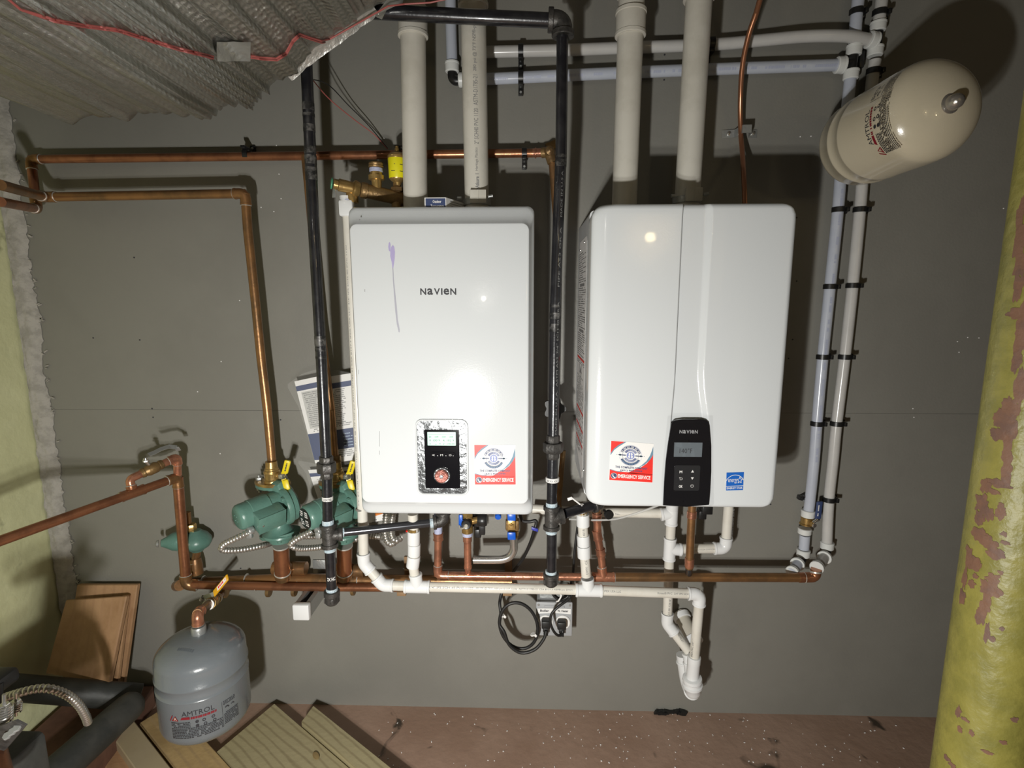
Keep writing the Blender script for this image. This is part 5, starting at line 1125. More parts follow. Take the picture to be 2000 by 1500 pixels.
m = M(); tube(m, [a, b], .0105, 24); m.build('pipe', copper3, t); m = M(); ring(m, P(913,1052,.16), Zv, .018, .0122); lathe(m, P(914,1105,.15), (0, 0, -1), [(0, .0115), (.006, .0115), (.009, .009)], 20); m.build('coupling', copper3, t)
m = M(); ring(m, P(913,1043,.16), Zv, .011, .0142); m.build('thread_tape', tapew, t)
cpipe(t, [(914,1108,.15), (914,1122,.12)], .009, copper3)
t = T('copper_stub', 'olive copper drop under the touch panel of the channelled boiler', 'pipe', 'copper drops below the boilers', loc=P(1347,1112,.16))
m = M(); q = P(1351,1003,.16); tube(m, [V((q.x, q.y, NZ0+.001)), q, P(1346,1110,.15)], .0108, 24); m.build('pipe', copper2, t)
m = M(); ring(m, P(1351,1005,.16), Zv, .020, .0128); m.build('coupling', copper3, t); m = M(); lathe(m, P(1347,1090,.15), (0, 0, -1), [(0, .0125), (.012, .0128), (.014, .0122), (.024, .0125), (.028, .0105)], 24); m.build('coupling', copper3, t)
cpipe(t, [(1346,1108,.15), (1345,1122,.125)], .0095, iron)
# ================================================================== VALVES BELOW THE DIAL BOILER
t = T('isolation_valve', 'brass valve with a black tethered cap and blue side lever', 'valve', 'isolation valves', loc=P(913,1040,.16))
c = P(914,1018,.16)
m = M(); tube(m, [V((c.x, c.y, BZ-.001)), P(913,1040,.16)], .0135, 24); ring(m, P(913,1034,.16), Zv, .018, .0155); hexn(m, P(913,1003,.16), Zv, .012, .017); tube(m, [c+V((.010, 0, 0)), c+V((.032, .005, .004))], .009, 16); m.build('valve_body', brass, t)
m = M(); lathe(m, c+V((-.002, -.008, 0)), (0, -1, .05), [(0, .0135), (.012, .0140), (.018, .0135), (.020, .012), (.019, .009)], 28); m.build('cap', blackp, t)
m = M(); q = c+V((-.0015, -.030, .0)); tube(m, smooth_path([q+V((.0, 0, .003)), q+V((-.004, 0, -.004)), q+V((-.011, .003, -.009)), q+V((-.017, .008, -.011)), q+V((-.020, .014, -.006))]), .0023, 8); ring(m, q, (0, 1, 0), .004, .005, 16); m.build('tether', mat('tether_grey', (.35, .33, .28), .5), t)
m = M(); a, b = P(900,1005,.17), P(900,1029,.17); box(m, (a+b)/2, (b-a)/2, (.0055, 0, 0), (0, .004, 0), .0015); m.build('lever', blue, t)
m = M(); hq = c+V((.038, .006, .002)); lathe(m, hq+V((-.012, 0, 0)), (1, 0, 0), [(0, .015), (.010, .0185), (.020, .0185), (.026, .015)], 24); box(m, hq+V((.0, 0, -.024)), (.0085, 0, 0), (0, .007, 0), (0, 0, .018), .002); m.build('relief_knob', blackp, t)
t = T('isolation_valve', 'brass valve with a blue lever lying in line, above the shiny bent tube', 'valve', 'isolation valves', loc=P(1003,1050,.16))
c = P(1001,1024,.16)
m = M(); tube(m, [V((c.x, c.y, BZ-.001)), P(1003,1050,.16)], .0125, 24); box(m, c, (.019, 0, 0), (0, .014, 0), (0, 0, .016), .006); hexn(m, P(1002,1040,.16), Zv, .014, .0175); hexn(m, P(999,1008,.16), Zv, .014, .016); m.build('valve_body', brass2, t)
m = M(); box(m, P(999,1025,.18), (.0105, 0, 0), (0, .003, 0), (0, 0, .014), .0015); hexn(m, P(998.5,1027,.186), (0, -1, 0), .004, .0065); lathe(m, P(998.5,1027,.188), (0, -1, 0), [(0, .0035), (.004, .003)], 12); m.build('lever_plate', brass, t)
for y0, y1 in ((1003, 1017), (1039, 1054)):
    a, b = P(999,y0,.184), P(999.5,y1,.184); m = M(); box(m, (a+b)/2, (b-a)/2, (.0112, 0, 0), (0, .004, 0), .003); h = m.build('lever', blue, t)
m = M(); q = P(973,1008,.15); hexn(m, q, (0, -1, -.3), .012, .009, seg=8); tube(m, [q, V((q.x, q.y, BZ-.001))], .004, 10); tag(m.build('bleed_cap', blue), 'tiny blue cap peeping out under the dial boiler', 'cap')
tb = smooth_path([P(1003,1048,.16), P(1003.5,1062,.16), P(1003,1074,.16), P(996,1086,.16), P(982,1092,.16), P(960,1093,.16), P(925,1093,.158)], 8)
m = M(); tube(m, tb, .0112, 24); tag(m.build('bent_tube', steel), 'shiny bent steel tube from the blue-levered valve to the copper drop', 'pipe')
t = T('wiring_block', 'black plug block half hidden behind the tethered cap valve', 'connector', 'black connectors', loc=P(935,1025,.1)); m = M(); box(m, P(935,1012,.12), (.018, 0, 0), (0, .02, 0), (0, 0, .018), .003); box(m, P(934,1040,.12), (.009, 0, 0), (0, .01, 0), (0, 0, .012), .002); m.build('block', blackp, t)
m = M(); tube(m, smooth_path([P(1288,986,.25), P(1262,996,.24), P(1232,1006,.22), P(1200,1014,.19), P(1160,1016,.15), P(1112,1014,.10)]), .0028, 10); tag(m.build('clear_tube', mat('clear_tube', (.6, .6, .58), .15, alpha=.55)), 'thin clear tube drooping below the channelled boiler', 'tube')
t = T('wiring_block', 'stepped black block behind the olive copper drop', 'connector', 'black connectors', loc=P(1375,1000,.1)); m = M(); box(m, P(1378,992,.10), (.014, 0, 0), (0, .02, 0), (0, 0, .012), .002); box(m, P(1370,1003,.10), (.010, 0, 0), (0, .015, 0), (0, 0, .012), .002); m.build('block', blackp, t)
# supply cable from the dial boiler with its blue clip
t = T('power_cord', 'black cord dropping behind the drain line from the dial boiler, blue clip on it', 'cord', 'black power cords', loc=P(980,1200,.05))
s_ = P(1014,1012,.12); pts = [V((s_.x, s_.y, BZ+.002)), P(1018,1013,.12), P(1032,1019,.12), P(1046,1017,.12), P(1047,1024,.12), P(1044,1034,.12), P(1036,1060,.10), P(1022,1090,.08), P(1006,1112,.06), P(992,1135,.05), P(981,1155,.05), P(977,1170,.06)]
def turn(cx, cy, rx, ry, a0, a1, n, d0, d1, rot=0.):
    out = []
    for k in range(n+1):
        a = a0+(a1-a0)*k/n; x = rx*math.cos(a); y = ry*math.sin(a); out.append(P(cx+x*math.cos(rot)-y*math.sin(rot), cy+x*math.sin(rot)+y*math.cos(rot), d0+(d1-d0)*k/n))
    return out
cordr = .0047
pts += [P(976,1180,.07), P(978,1198,.08)]
pts += turn(1013, 1222, 36, 46, PI*1.12, -PI*2.9+.0, 44, .085, .125, -.35)
pts += [P(985,1235,.13), P(995,1260,.13), P(1018,1275,.13), P(1045,1268,.13), P(1062,1248,.125), P(1067,1232,.12)]
m = M(); tube(m, smooth_path(pts, 5), cordr, 12); m.build('cable', blackm, t)
m = M(); a, b = P(1038,1031,.125), P(1051,1035,.125); box(m, (a+b)/2, (b-a)/2, (0, 0, .0045), (0, .005, 0), .0015); m.build('cable_clip', mat('blue_clip', (.04, .05, .35), .35), t, 'blue clip')
for px, py, ax in ((981,1202,(.1, 0, 1)), (1041,1239,(-.3, 0, 1))):
    m = M(); ring(m, P(px, py, .11), ax, .004, .0085, 16); box(m, P(px+5, py+2, .125), (.003, 0, -.003), (0, .003, 0), (.002, 0, .003), .001); m.build('cable_tie', paper, t)
def plug(t, px, py, d_):
    c = P(px, py, d_); m = M(); box(m, c, (.013, 0, 0), (0, .011, 0), (0, 0, .012), .004); box(m, c+V((0, -.003, -.015)), (.0085, 0, 0), (0, .008, 0), (0, 0, .007), .003)
    for k in range(3): box(m, c+V((0, -.004, -.023-k*.004)), (.0065, 0, 0), (0, .0065, 0), (0, 0, .0013), .0005)
    m.build('plug', blackm, t); return c
plug(t, 1066, 1218, .105)
t = T('outlet_box', 'grey weatherproof outlet box with two round sockets and taped handwritten labels', 'outlet', loc=P(1082,1240,.0))
c = P(1082,1207,.075); m = M(); box(m, (c.x, -.037, c.z), (.050, 0, 0), (0, .0368, 0), (0, 0, .050), .004); m.build('back_box', boxg, t)
m = M(); box(m, c+V((0, -.003, 0)), (.054, 0, 0), (0, .004, 0), (0, 0, .054), .003); m.build('cover', boxg, t)
m = M(); box(m, c+V((0, -.008, .040)), (.030, 0, 0), (0, .0015, 0), (0, 0, .004), .001); m.build('cover_ridge', boxg, t)
for sx in (-1, 1):
    s0_ = c+V((sx*.0255, -.0065, -.008)); m = M(); lathe(m, s0_, (0, -1, 0), [(0, .0225), (.004, .0225), (.006, .020)], 32); m.build('socket', paper, t, 'white round socket')
    m = M(); lathe(m, c+V((sx*.046, -.006, .046)), (0, -1, 0), [(0, .004), (.002, .0035)], 12); m.build('screw', zinc, t)
    m = M(); q = c+V((sx*.0255, -.0085, .0285)); box(m, q, (.0235, 0, -sx*.0015), (0, .0004, 0), (0, 0, .0085)); o = m.build('paper_label', paper, t, smooth=False)
    m = M(); text(m, 'Boiler' if sx < 0 else 'W. Heater', plane_fn(q+V((-.016, -.0012, -.003)), (1, 0, 0), (0, 0, 1)), 0, 0, .026 if sx < 0 else .032, .007, True); flat(m, 'handwriting', ink, o)
t2 = T('junction_box', 'bare steel knock-out box above the grey outlet', 'box', loc=P(1080,1175,.0)); q = P(1082,1168,.05); m = M(); box(m, (q.x, -.025, q.z), (.044, 0, 0), (0, .0248, 0), (0, 0, .026), .002); m.build('box', zinc, t2)
for sx in (-.018, .004): m = M(); lathe(m, (q.x+sx, -.0495, q.z-.006), (0, -1, 0), [(0, .010), (.0012, .0095), (.0012, .002)], 20); m.build('knockout', zinc, t2)
t = T('power_cord', 'black cord tied in a bundle above the right-hand socket', 'cord', 'black power cords', loc=P(1090,1200,.12))
pc = P(1094,1220,.105); m = M()
pts = [P(1133,990,.05), P(1128,1030,.05), P(1122,1080,.05), P(1119,1120,.05), P(1112,1150,.07), P(1104,1165,.10), P(1090,1168,.12), P(1082,1158,.12), P(1090,1150,.12), P(1106,1156,.125), P(1112,1166,.125), P(1098,1174,.13), P(1084,1166,.13), P(1078,1154,.13), P(1086,1150,.13), P(1104,1150,.12), P(1116,1160,.12), P(1108,1172,.13), P(1092,1184,.14), P(1078,1198,.145), P(1075,1215,.145), P(1081,1232,.14), P(1090,1241,.13), P(1098,1238,.12), P(1099,1232,.115)]
tube(m, smooth_path(pts, 6), .0038, 12); m.build('cable', blackm, t); plug(t, 1097, 1220, .105)
m = M(); tube(m, smooth_path([P(1090,1156,.14), P(1096,1163,.146), P(1091,1173,.146), P(1087,1175,.14)]), .0022, 8); m.build('cable_tie', paper, t)
# ================================================================== TOP OF THE DIAL BOILER
t = T('relief_manifold', 'brass tube with relief valve and capped fitting above the dial boiler', 'valve', loc=P(740,400,.15))
a, b = P(706,371,.17), P(800,392,.12)
m = M(); tube(m, [a, b], .0170, 28); ring(m, a+(b-a)*.06, b-a, .014, .0195, 28); ring(m, a+(b-a)*.0, b-a, .005, .0185, 28); m.build('body', brass2, t)
m = M(); q = a+(b-a)*.72; tube(m, [q, q+V((0, 0, -.045))], .013, 20); hexn(m, q+V((0, 0, -.03)), Zv, .012, .017); m.build('lower_port', brass2, t)
m = M(); q = P(736,370,.155); lathe(m, q, Zv, [(0, .012), (.022, .0125), (.023, .0195), (.033, .0195), (.034, .0155), (.040, .0150), (.052, .0150)], 28); m.build('capped_fitting', brass, t)
m = M(); ring(m, q+V((0, 0, .046)), Zv, .010, .0165, 24); m.build('thread_tape', tapew, t)
m = M(); lathe(m, q+V((0, 0, .052)), Zv, [(0, .0175), (.003, .0185), (.005, .0165), (.008, .0180), (.011, .0170), (.012, .012)], 28); m.build('cap', brass2, t)
c = P(687,370,.17); ax = (b-a).normalized()
m = M(); lathe(m, a-ax*.004, -ax, [(0, .016), (.004, .0175), (.010, .0195), (.014, .0195), (.018, .014), (.030, .0145), (.05, .0150), (.052, .0125), (.062, .0120)], 28); m.build('relief_valve', brass, t)
m = M(); lathe(m, c+V((0, 0, -.006)), -Zv, [(-.006, .013), (.006, .0140), (.012, .0150), (.026, .0150)], 24); m.build('outlet', brass, t)
m = M(); ring(m, P(679,393,.17), Zv, .008, .0165); m.build('thread_tape', tapew, t)
m = M(); e = a-ax*.068; lathe(m, e, -ax, [(0, .010), (.002, .0135), (.004, .0135), (.005, .008)], 20); m.build('green_seal', mat('green_seal', (.08, .35, .2), .4), t)
m = M(); l0 = P(654,356,.19); l1 = P(652,386,.195); box(m, (l0+l1)/2, (l1-l0)/2, (.0045, -.002, 0), (.0006, .0014, 0), .0012); m.build('test_lever', zinc, t, 'grey test lever')
t = T('air_vent', 'yellow-labelled brass air vent beside the first white vent pipe', 'valve', loc=P(776,375,.135))
c = P(776,372,.135)
m = M(); lathe(m, P(776,384,.135), Zv, [(0, .010), (.012, .010), (.013, .0155), (.022, .0155), (.024, .010), (.034, .010)], 6, ph=.5); m.build('base_nut', brass2, t)
z0 = P(776,349,.135); z1 = P(776,309,.135)
m = M(); lathe(m, z0+V((0, 0, -.016)), Zv, [(0, .009), (.006, .010), (.013, .0185), (.016, .020), (.062, .0215), (.064, .0225), (.070, .0225), (.076, .016), (.078, .008)], 32); m.build('vent_body', brass, t)
m = M(); lathe(m, z0, Zv, [(0, .0203), (.001, .0207), ((z1-z0).length*.98, .0222), ((z1-z0).length, .0218)], 32); lb = m.build('yellow_label', mat('yellow_label', (.72, .66, .01), .4), t)
m = M(); fn = pipe_fn(z0, z1, .0215, 1, 0, .0006)
for v in (-.016, .006): 
    for u in (.014, .030): dashes(m, lambda uu, vv: fn(uu+u, vv+v), 0, .0016, 0, .010, 0, 1., .002)
flat(m, 'label_print', ink, lb)
m = M(); lathe(m, z1+V((0, 0, .003)), Zv, [(0, .0215), (.006, .0205), (.010, .014), (.011, .006)], 28); m.build('vent_head', brass2, t)
m = M(); lathe(m, z1+V((0, -.002, .012)), Zv, [(0, .006), (.010, .0055), (.012, .004), (.016, .004), (.017, .001)], 14); m.build('vent_cap', brass, t)
t = T('product_box', 'small dark blue and white box lying on top of the dial boiler', 'box', loc=P(868,404,.15))
a, b, c_, e = P(829,386,.235), P(871,381,.235), P(906,399,.16), P(871,385,.235)
h = .045; ctr = a+(b-a)*.5; fx = (b-a); fx.z = 0; 
p0 = V((a.x, a.y, a.z)); p1 = V((b.x, b.y, a.z+.000)); dx_ = V(((P(930,392,.10)-b).x, (P(930,392,.10)-b).y, 0))
m = M(); prism(m, [p0, p1, p1+dx_, p0+dx_], (0, 0, -.030)); m.build('carton', paper, t, smooth=False)
m = M(); fn = lambda u, v: p0+(p1-p0)*u+V((0, -.0005, -.026+v*.026)); poly(m, fn, [(.05, 0), (.97, 0), (.97, .93), (.05, .93)], 0)
fn2 = lambda u, v: fn(u, v)+V((0, -.0004, 0)); text(m, 'Outdoor', fn2, .38, .52, .40, .26, True, 1); text(m, 'Temperature', fn2, .28, .08, .62, .30, True, 1)
nb = dx_.normalized(); fn3 = lambda u, v: p1+dx_*u+V((.0006, 0, -.026+v*.026))
for k in range(4): poly(m, fn3, [(.12, .15+.2*k), (.75, .15+.2*k), (.75, .2+.2*k), (.12, .2+.2*k)], 2)
flat(m, 'carton_print', [navy, paper, inkgrey], t)
# bare copper tube above the right boiler and its strap
q = [(1455,412,.16), (1453.5,360,.13), (1450,300,.06), (1447,262,.035), (1446,200,.05), (1450,130,.09), (1462,70,.13), (1477,25,.16), (1487,-10,.19)]
pts = [P(*x) for x in q]; pts.append(up(pts[-2], pts[-1], CZ-.003))
m = M(); tube(m, smooth_path(pts, 8), .0062, 16); tag(m.build('copper_tube', mat('soft_copper', (.48, .22, .12), .28, metal=.8)), 'thin bare copper tube bending down to the top of the channelled boiler', 'tube')
t = T('pipe_strap', 'galvanised strap with two screws pinning the thin copper tube to the wall', 'bracket', loc=P(1443,262,.0))
c = P(1444,262,.0); m = M(); pr = [(-.047, .002), (-.044, .002), (-.016, .006), (-.009, .046), (.014, .047), (.019, .030), (.024, .006), (.046, .002), (.046, .0005), (.023, .004), (.017, .028), (.012, .045), (-.007, .044), (-.014, .004), (-.047, .0005)]
prism(m, [c+V((x, -y, -.010)) for x, y in pr], (0, 0, .020)); m.build('strap', zinc, t, ang=30)
for x in (-.030, .034): m = M(); lathe(m, c+V((x, -.004, 0)), (0, -1, 0), [(0, .0055), (.004, .005), (.005, .003)], 14); m.build('screw', steel, t)
# thin wires down to the copper pipe
m = M(); tube(m, smooth_path([P(598,140,.20), P(640,190,.12), P(690,232,.06), P(730,262,.03), P(757,291,.02)]), .0013, 6); tag(m.build('thermostat_wire', pink), 'thin red wire slanting from the foil duct down to the high copper pipe', 'wire', 'thin slanting wires')
m = M(); tube(m, smooth_path([P(596,152,.22), P(640,165,.10), P(680,205,.05), P(720,245,.03), P(757,290,.02)]), .0014, 6); tag(m.build('thermostat_wire', blackm), 'thin dark wire slanting from the foil duct, above the thin red wire', 'wire', 'thin slanting wires')
# ================================================================== MANUALS IN BAGS
def leaf_pack(label, quads, bag, d0):
    t = T('manual_pack', label, 'manual', 'bagged manuals', loc=P(bag[0][0]+30, bag[2][1], 0))
    k = 0
    for nm, pl, d_, blocks in quads:
        c00, c10, c11, c01 = [P(x, y, d_) for x, y in pl]; m = M(); prism(m, [c00, c10, c11, c01], (0, .004, 0)); s = m.build(nm, paper, t, smooth=False)
        fn = lambda u, v, l=.0006: c00*(1-u)*(1-v)+c10*u*(1-v)+c11*u*v+c01*(1-u)*v+V((0, -l, 0)); m = M()
        for kind, u0, u1, v0, v1 in blocks:
            if kind == 'navy': poly(m, fn, [(u0, v0), (u1, v0), (u1, v1), (u0, v1)], 0)
            elif kind == 'pic': poly(m, lambda u, v: fn(u, v, .0009), [(u0, v0), (u1, v0), (u1, v1), (u0, v1)], 2)
            elif kind == 'grey': poly(m, lambda u, v: fn(u, v, .0005), [(u0, v0), (u1, v0), (u1, v1), (u0, v1)], 3)
            elif kind == 'orange': poly(m, fn, [(u0, v0), (u1, v0), (u1, v1), (u0, v1)], 4)
            else:
                v = v0
                while v < v1: dashes(m, lambda u, vv: fn(u, vv, .0008), u0+random.uniform(0, .08), u1-random.uniform(0, .15), v, .010, 1 if kind == 'text' else 2, .9, .035); v += (.022 if kind == 'text' else .035)
        flat(m, 'printing', [navy, inkgrey, mat('pale_blue_print', (.4, .5, .62), .4), mat('pale_grey_print', (.5, .5, .48), .5), orange], s)
    m = M(); n = len(bag); pts = [P(x, y, d0+.004) for x, y in bag]; ctr = sum(pts, V((0, 0, 0)))/n; rings = []
    for q in (1.0, .9, .75, .5, .25):
        rings.append([ctr+(p-ctr)*q+V((0, -.010*(1-q)-.006*noise.noise(V((p.x*40*q, p.z*40*q, k)))*(q < 1), 0)) for p in pts])
    vs = [p for r in rings for p in r]; fs = [(i*n+j, i*n+(j+1) % n, (i+1)*n+(j+1) % n, (i+1)*n+j) for i in range(4) for j in range(n)]+[tuple(4*n+j for j in range(n))]
    m.add(vs, fs); m.recalc = False; m.build('plastic_bag', bagm, t, 'creased clear plastic bag', ang=180)
leaf_pack('clear bag of blue and white manuals hanging behind the left gas pipe', [
    ('manual', [(616,905), (668,900), (640,731), (575,745)], .040, [('grey', .12, .95, .42, .86), ('text', .15, .9, .44, .84), ('navy', 0, 1, .88, .94), ('navy', 0, 1, .04, .36), ('pic', .5, .72, .08, .34), ('text', .2, .95, .38, .41)]),
    ('manual', [(636,906), (695,898), (690,728), (630,738)], .050, [('text', .3, .75, .46, .84), ('navy', .2, 1, .86, .92), ('navy', 0, 1, .15, .38), ('light', .6, .95, .18, .34), ('text', .3, .95, .42, .45), ('text', .4, 1, .06, .13)])],
    [(562,750), (590,730), (615,722), (650,722), (682,727), (692,735), (693,800), (694,905), (640,912), (616,908), (600,850), (583,795), (562,757)], .05)
leaf_pack('lower clear bag of manuals, partly behind the black-ended pump', [
    ('manual', [(630,1000), (690,990), (690,912), (602,918)], .030, [('navy', .0, 1, .84, .92), ('text', .1, .9, .3, .78)]),
    ('manual', [(668,1035), (694,1030), (694,965), (668,970)], .036, [('navy', 0, 1, 0, .8)])],
    [(583,900), (600,902), (640,912), (694,908), (696,990), (640,1003), (622,985), (606,955), (598,925), (583,905)], .036)
t = T('leaflet', 'white and orange leaflet corner showing beneath the dial boiler', 'leaflet', loc=P(735,1010,.03)); m = M(); a = [P(x, y, .04) for x, y in ((716,1022), (750,1016), (748,985), (714,988))]; prism(m, a, (0, .002, 0)); s = m.build('sheet', paper, t, smooth=False)
m = M(); 
for pl, i in (([(716,1000), (732,999), (731,985), (714,986)], 0), ([(733,1008), (749,1003), (748,990), (731,993)], 1)): m.add([P(x, y, .0412) for x, y in pl], [(0, 1, 2, 3)], i)
dashes(m, plane_fn(P(728,1017,.0412), (1, 0, .12), (0, 0, 1)), 0, .012, 0, .003, 2, .9, .003); dashes(m, plane_fn(P(727,1021,.0412), (1, 0, .12), (0, 0, 1)), 0, .014, 0, .003, 2, .9, .003)
flat(m, 'printing', [navy, orange, inkgrey], s)
# ================================================================== FOIL WRAPPED DUCT
dpx = [(-420,60), (-250,140), (-100,172), (0,186), (60,199), (110,210), (150,220), (190,228), (240,229), (300,227), (360,226), (420,222), (440,212), (480,208), (502,200), (525,183), (560,155), (600,120), (650,84), (700,48), (735,25), (762,6), (792,-22), (812,-60), (815,-110)]
prof = smooth_path([P(x, y, .30) for x, y in dpx], 12)
top = [V((prof[-1].x+.01, -.30, CZ-.03)), V((prof[0].x, -.30, CZ-.03))]
dt = T('foil_duct', 'large duct wrapped in creased silver bubble foil hanging under the ceiling', 'duct', loc=(prof[100].x, -1.2, prof[100].z))
m = M(); cen = V((-.95, 0, H+.95)); NY = 150; vs = []; n = len(prof); Y0 = .30; Y1 = 2.7
for j in range(NY+1):
    q = (j/NY)**1.5; y = Y0+(Y1-Y0)*q
    for i, p in enumerate(prof):
        s = i*.0152; out = V((p.x, 0, p.z)) - V((cen.x, 0, cen.z)); out.y = 0; out.normalize()
        r1 = (1-abs(noise.noise(V((s*3.2, y*.22, 0))))*1.6)**3; r2 = (1-abs(noise.noise(V((s*9, y*.3, 4))))*1.6)**3; r3 = noise.noise(V((s*24, y*1.2, 9)))
        k = min(1, (y-Y0)/.05)
        dsp = (.026*(r1-.45)+.018*(r2-.4)+.005*r3)*k + .005*noise.noise(V((s*9, 0, 7)))*(1-k) - .012*(1-k)**2 + .025*noise.noise(V((s*.7, y*1.3, 2)))*k
        vs.append(V((p.x, -y, p.z))+out*dsp)
fs = [(j*n+i, j*n+i+1, (j+1)*n+i+1, (j+1)*n+i) for j in range(NY) for i in range(n-1)]
b_ = len(vs); zt = CZ-.01
vs += [V((prof[-1].x, -Y0, zt)), V((prof[0].x, -Y0, zt)), V((prof[-1].x, -Y1, zt)), V((prof[0].x, -Y1, zt))]
fs += [tuple(range(n))+(b_, b_+1), tuple(reversed([NY*n+i for i in range(n)]))+(b_+3, b_+2)]
fs += [tuple([j*n+n-1 for j in range(NY+1)])+(b_+2, b_), tuple([j*n for j in reversed(range(NY+1))])+(b_+1, b_+3)]
m.add(vs, fs); m.recalc = False
dob = m.build('foil_wrap', foil, dt, ang=180)
ul = dob.data.uv_layers.new(name='uv'); arc = [0.]
for i in range(1, n): arc.append(arc[-1]+(prof[i]-prof[i-1]).length)
for lp in dob.data.loops:
    vi = lp.vertex_index
    if vi < (NY+1)*n: ul.data[lp.index].uv = (arc[vi % n], -vs[vi].y)
bv = BVHTree.FromPolygons([tuple(v) for v in vs], [f for f in fs[:NY*(n-1)]])
def onduct(px, py, lift=.006):
    ray = ((px-1000)/F*R2+(py-750)/F*D2+_f).normalized(); h = bv.ray_cast(CAM, ray)
    return (h[0]-ray*lift) if h[0] else None
def ductline(pl, r, lift=.006):
    q = []; last = None
    for i in range(len(pl)-1):
        for k in range(10):
            x = pl[i][0]+(pl[i+1][0]-pl[i][0])*k/10; y = pl[i][1]+(pl[i+1][1]-pl[i][1])*k/10; p = onduct(x, y, lift)
            if p: q.append(p)
    return q
A_ = [(12,-6), (40,18), (105,38), (160,48), (230,57), (290,76), (350,94), (424,112)]
B2 = [(484,108), (510,112), (540,114), (558,103), (572,78), (585,66), (605,73), (628,80), (655,74), (690,58), (718,40), (738,28)]
for off, lab in ((0, 'red thermostat wire taped along the foil duct'), (4, 'second red wire lying just under the first on the foil duct')):
    t = T('duct_wire', lab, 'wire', 'red wires on the foil duct', loc=onduct(300, 80)); 
    m = M(); tube(m, ductline([(x, y+off*(1 if x > 100 else .2)) for x, y in A_], 0, .007), .0017, 8); m.build('wire', pink, t)
    q = ductline([(x+off*.3, y+off) for x, y in B2], 0, .007); 
    if off == 0: q += [P(758,12,.32), P(790,8,.30), P(840,5,.30), P(900,-8,.30)]
    m = M(); tube(m, q, .0017, 8); m.build('wire', pink, t)
m = M(); rows = [[onduct(x+random.uniform(-1, 1), y+random.uniform(-1, 1), .010) for x in (424, 440, 456, 470, 490)] for y in (82, 96, 108, 120)]
if all(all(r) for r in rows):
    m.add([p for r in rows for p in r], [(i*5+k, i*5+k+1, (i+1)*5+k+1, (i+1)*5+k) for i in range(3) for k in range(4)]); m.recalc = False; m.build('tape', foil_tape, dt, 'grey foil tape patch over the red wires', ang=180)
m = M(); vs = []                                                     # smooth tape strip and torn lip along the edge of the wrap
e = [P(x, y, .295) for x, y in [(735,22), (700,48), (650,86), (600,122), (565,153)]]; e = smooth_path(e, 6)
for i, p in enumerate(e): o_ = V((-.4, 0, .6)).normalized(); k = .004*noise.noise(V((i*.6, 0, 0))); vs += [p+V((.006, 0, -.006))+o_*k, p+V((-.008, -.02, .010))+o_*k, p+V((-.012, -.045, .012))]
m.add(vs, [(i*3+j, i*3+j+1, (i+1)*3+j+1, (i+1)*3+j) for i in range(len(e)-1) for j in range(2)]); m.recalc = False; m.build('edge_tape', foil_tape, dt, 'grey foil tape along the cut edge', ang=180)
m = M(); q = [P(x, y, d_) for x, y, d_ in [(732,30,.31), (760,-6,.31), (792,-10,.28), (786,6,.26), (758,14,.26), (746,38,.26), (736,34,.28)]]; m.add(q, [(0, 1, 2), (0, 2, 3), (0, 3, 4), (0, 4, 5), (0, 5, 6)]); m.recalc = False; m.build('foil_flap', foil_tape, dt, 'loose foil flap at the corner', ang=180)
# ================================================================== BOARDS
def board(label, c4, th, mt, name='board', group=None, away=None):   # four corners (far left, far right, near right, near left), thickness away from the camera
    a, b, c, d_ = c4; n = (b-a).cross(d_-a).normalized()
    if n.dot(CAM-a) < 0: n = -n
    m = M(); bm = bmesh.new(); vs = [bm.verts.new(p) for p in (a, b, c, d_)]+[bm.verts.new(p-n*th) for p in (a, b, c, d_)]
    for f in ((0, 1, 2, 3), (7, 6, 5, 4), (0, 4, 5, 1), (1, 5, 6, 2), (2, 6, 7, 3), (3, 7, 4, 0)): bm.faces.new([vs[i] for i in f])
    bmesh.ops.bevel(bm, geom=bm.edges[:], offset=.0025, segments=1, affect='EDGES'); bm.verts.index_update()
    m.add([v.co.copy() for v in bm.verts], [tuple(v.index for v in f.verts) for f in bm.faces]); bm.free()
    lx = (c-b).normalized(); ly = n.cross(lx).normalized()
    o = m.build(name, mt, None, uv=lambda p: ((p-a).dot(ly)*3+(p-a).dot(n)*3, (p-a).dot(lx)*3)); return tag(o, label, 'board', group)
G = 'boards leaning on the wall'; G2 = 'planks lying on the floor'
tz_ = lambda px, py, d_: P(px, py, d_)
def lean(pl, d_top, d_bot): return [P(pl[0][0], pl[0][1], d_top), P(pl[1][0], pl[1][1], d_top), P(pl[2][0], pl[2][1], d_bot), P(pl[3][0], pl[3][1], d_bot)]
board('rearmost leaning board, its knotty top edge against the wall', lean([(150,1142),(268,1142),(240,1340),(120,1330)], .035, .10), .016, cedar, group=G)
board('narrow leaning board showing only as a strip between two others', lean([(236,1164),(250,1163),(228,1338),(205,1336)], .055, .125), .014, cedar, group=G)
board('front leaning board with a round knot', lean([(128,1172),(247,1164),(212,1336),(88,1316)], .075, .16), .016, cedar, group=G)
m = M(); k = P(147.5,1215,.094); 
knot = mat('knot', (.20, .10, .04), .6)
lathe(m, k+V((0, -.0015, 0)), (0, -1, .35), [(0, .007), (.0008, .006)], 16); kn = m.build('knot', knot, bpy.data.objects['board.002'])
def floor_q(pl, z): return [Q(x, y, z) for x, y in pl]
PLD = V((.81, -.585, 0)).normalized()
def plank(label, a, b, L, z, th, mt):                                # two far corners; every plank runs the same way
    a = Q(*a, z); b = Q(*b, z); return board(label, [a, b, b+PLD*L, a+PLD*L], th, mt, 'plank', G2)
plank('widest plank, striped grain and a big knot, beside the grey tank', (421,1469), (536,1373), .62, .040, .038, pt_pine)
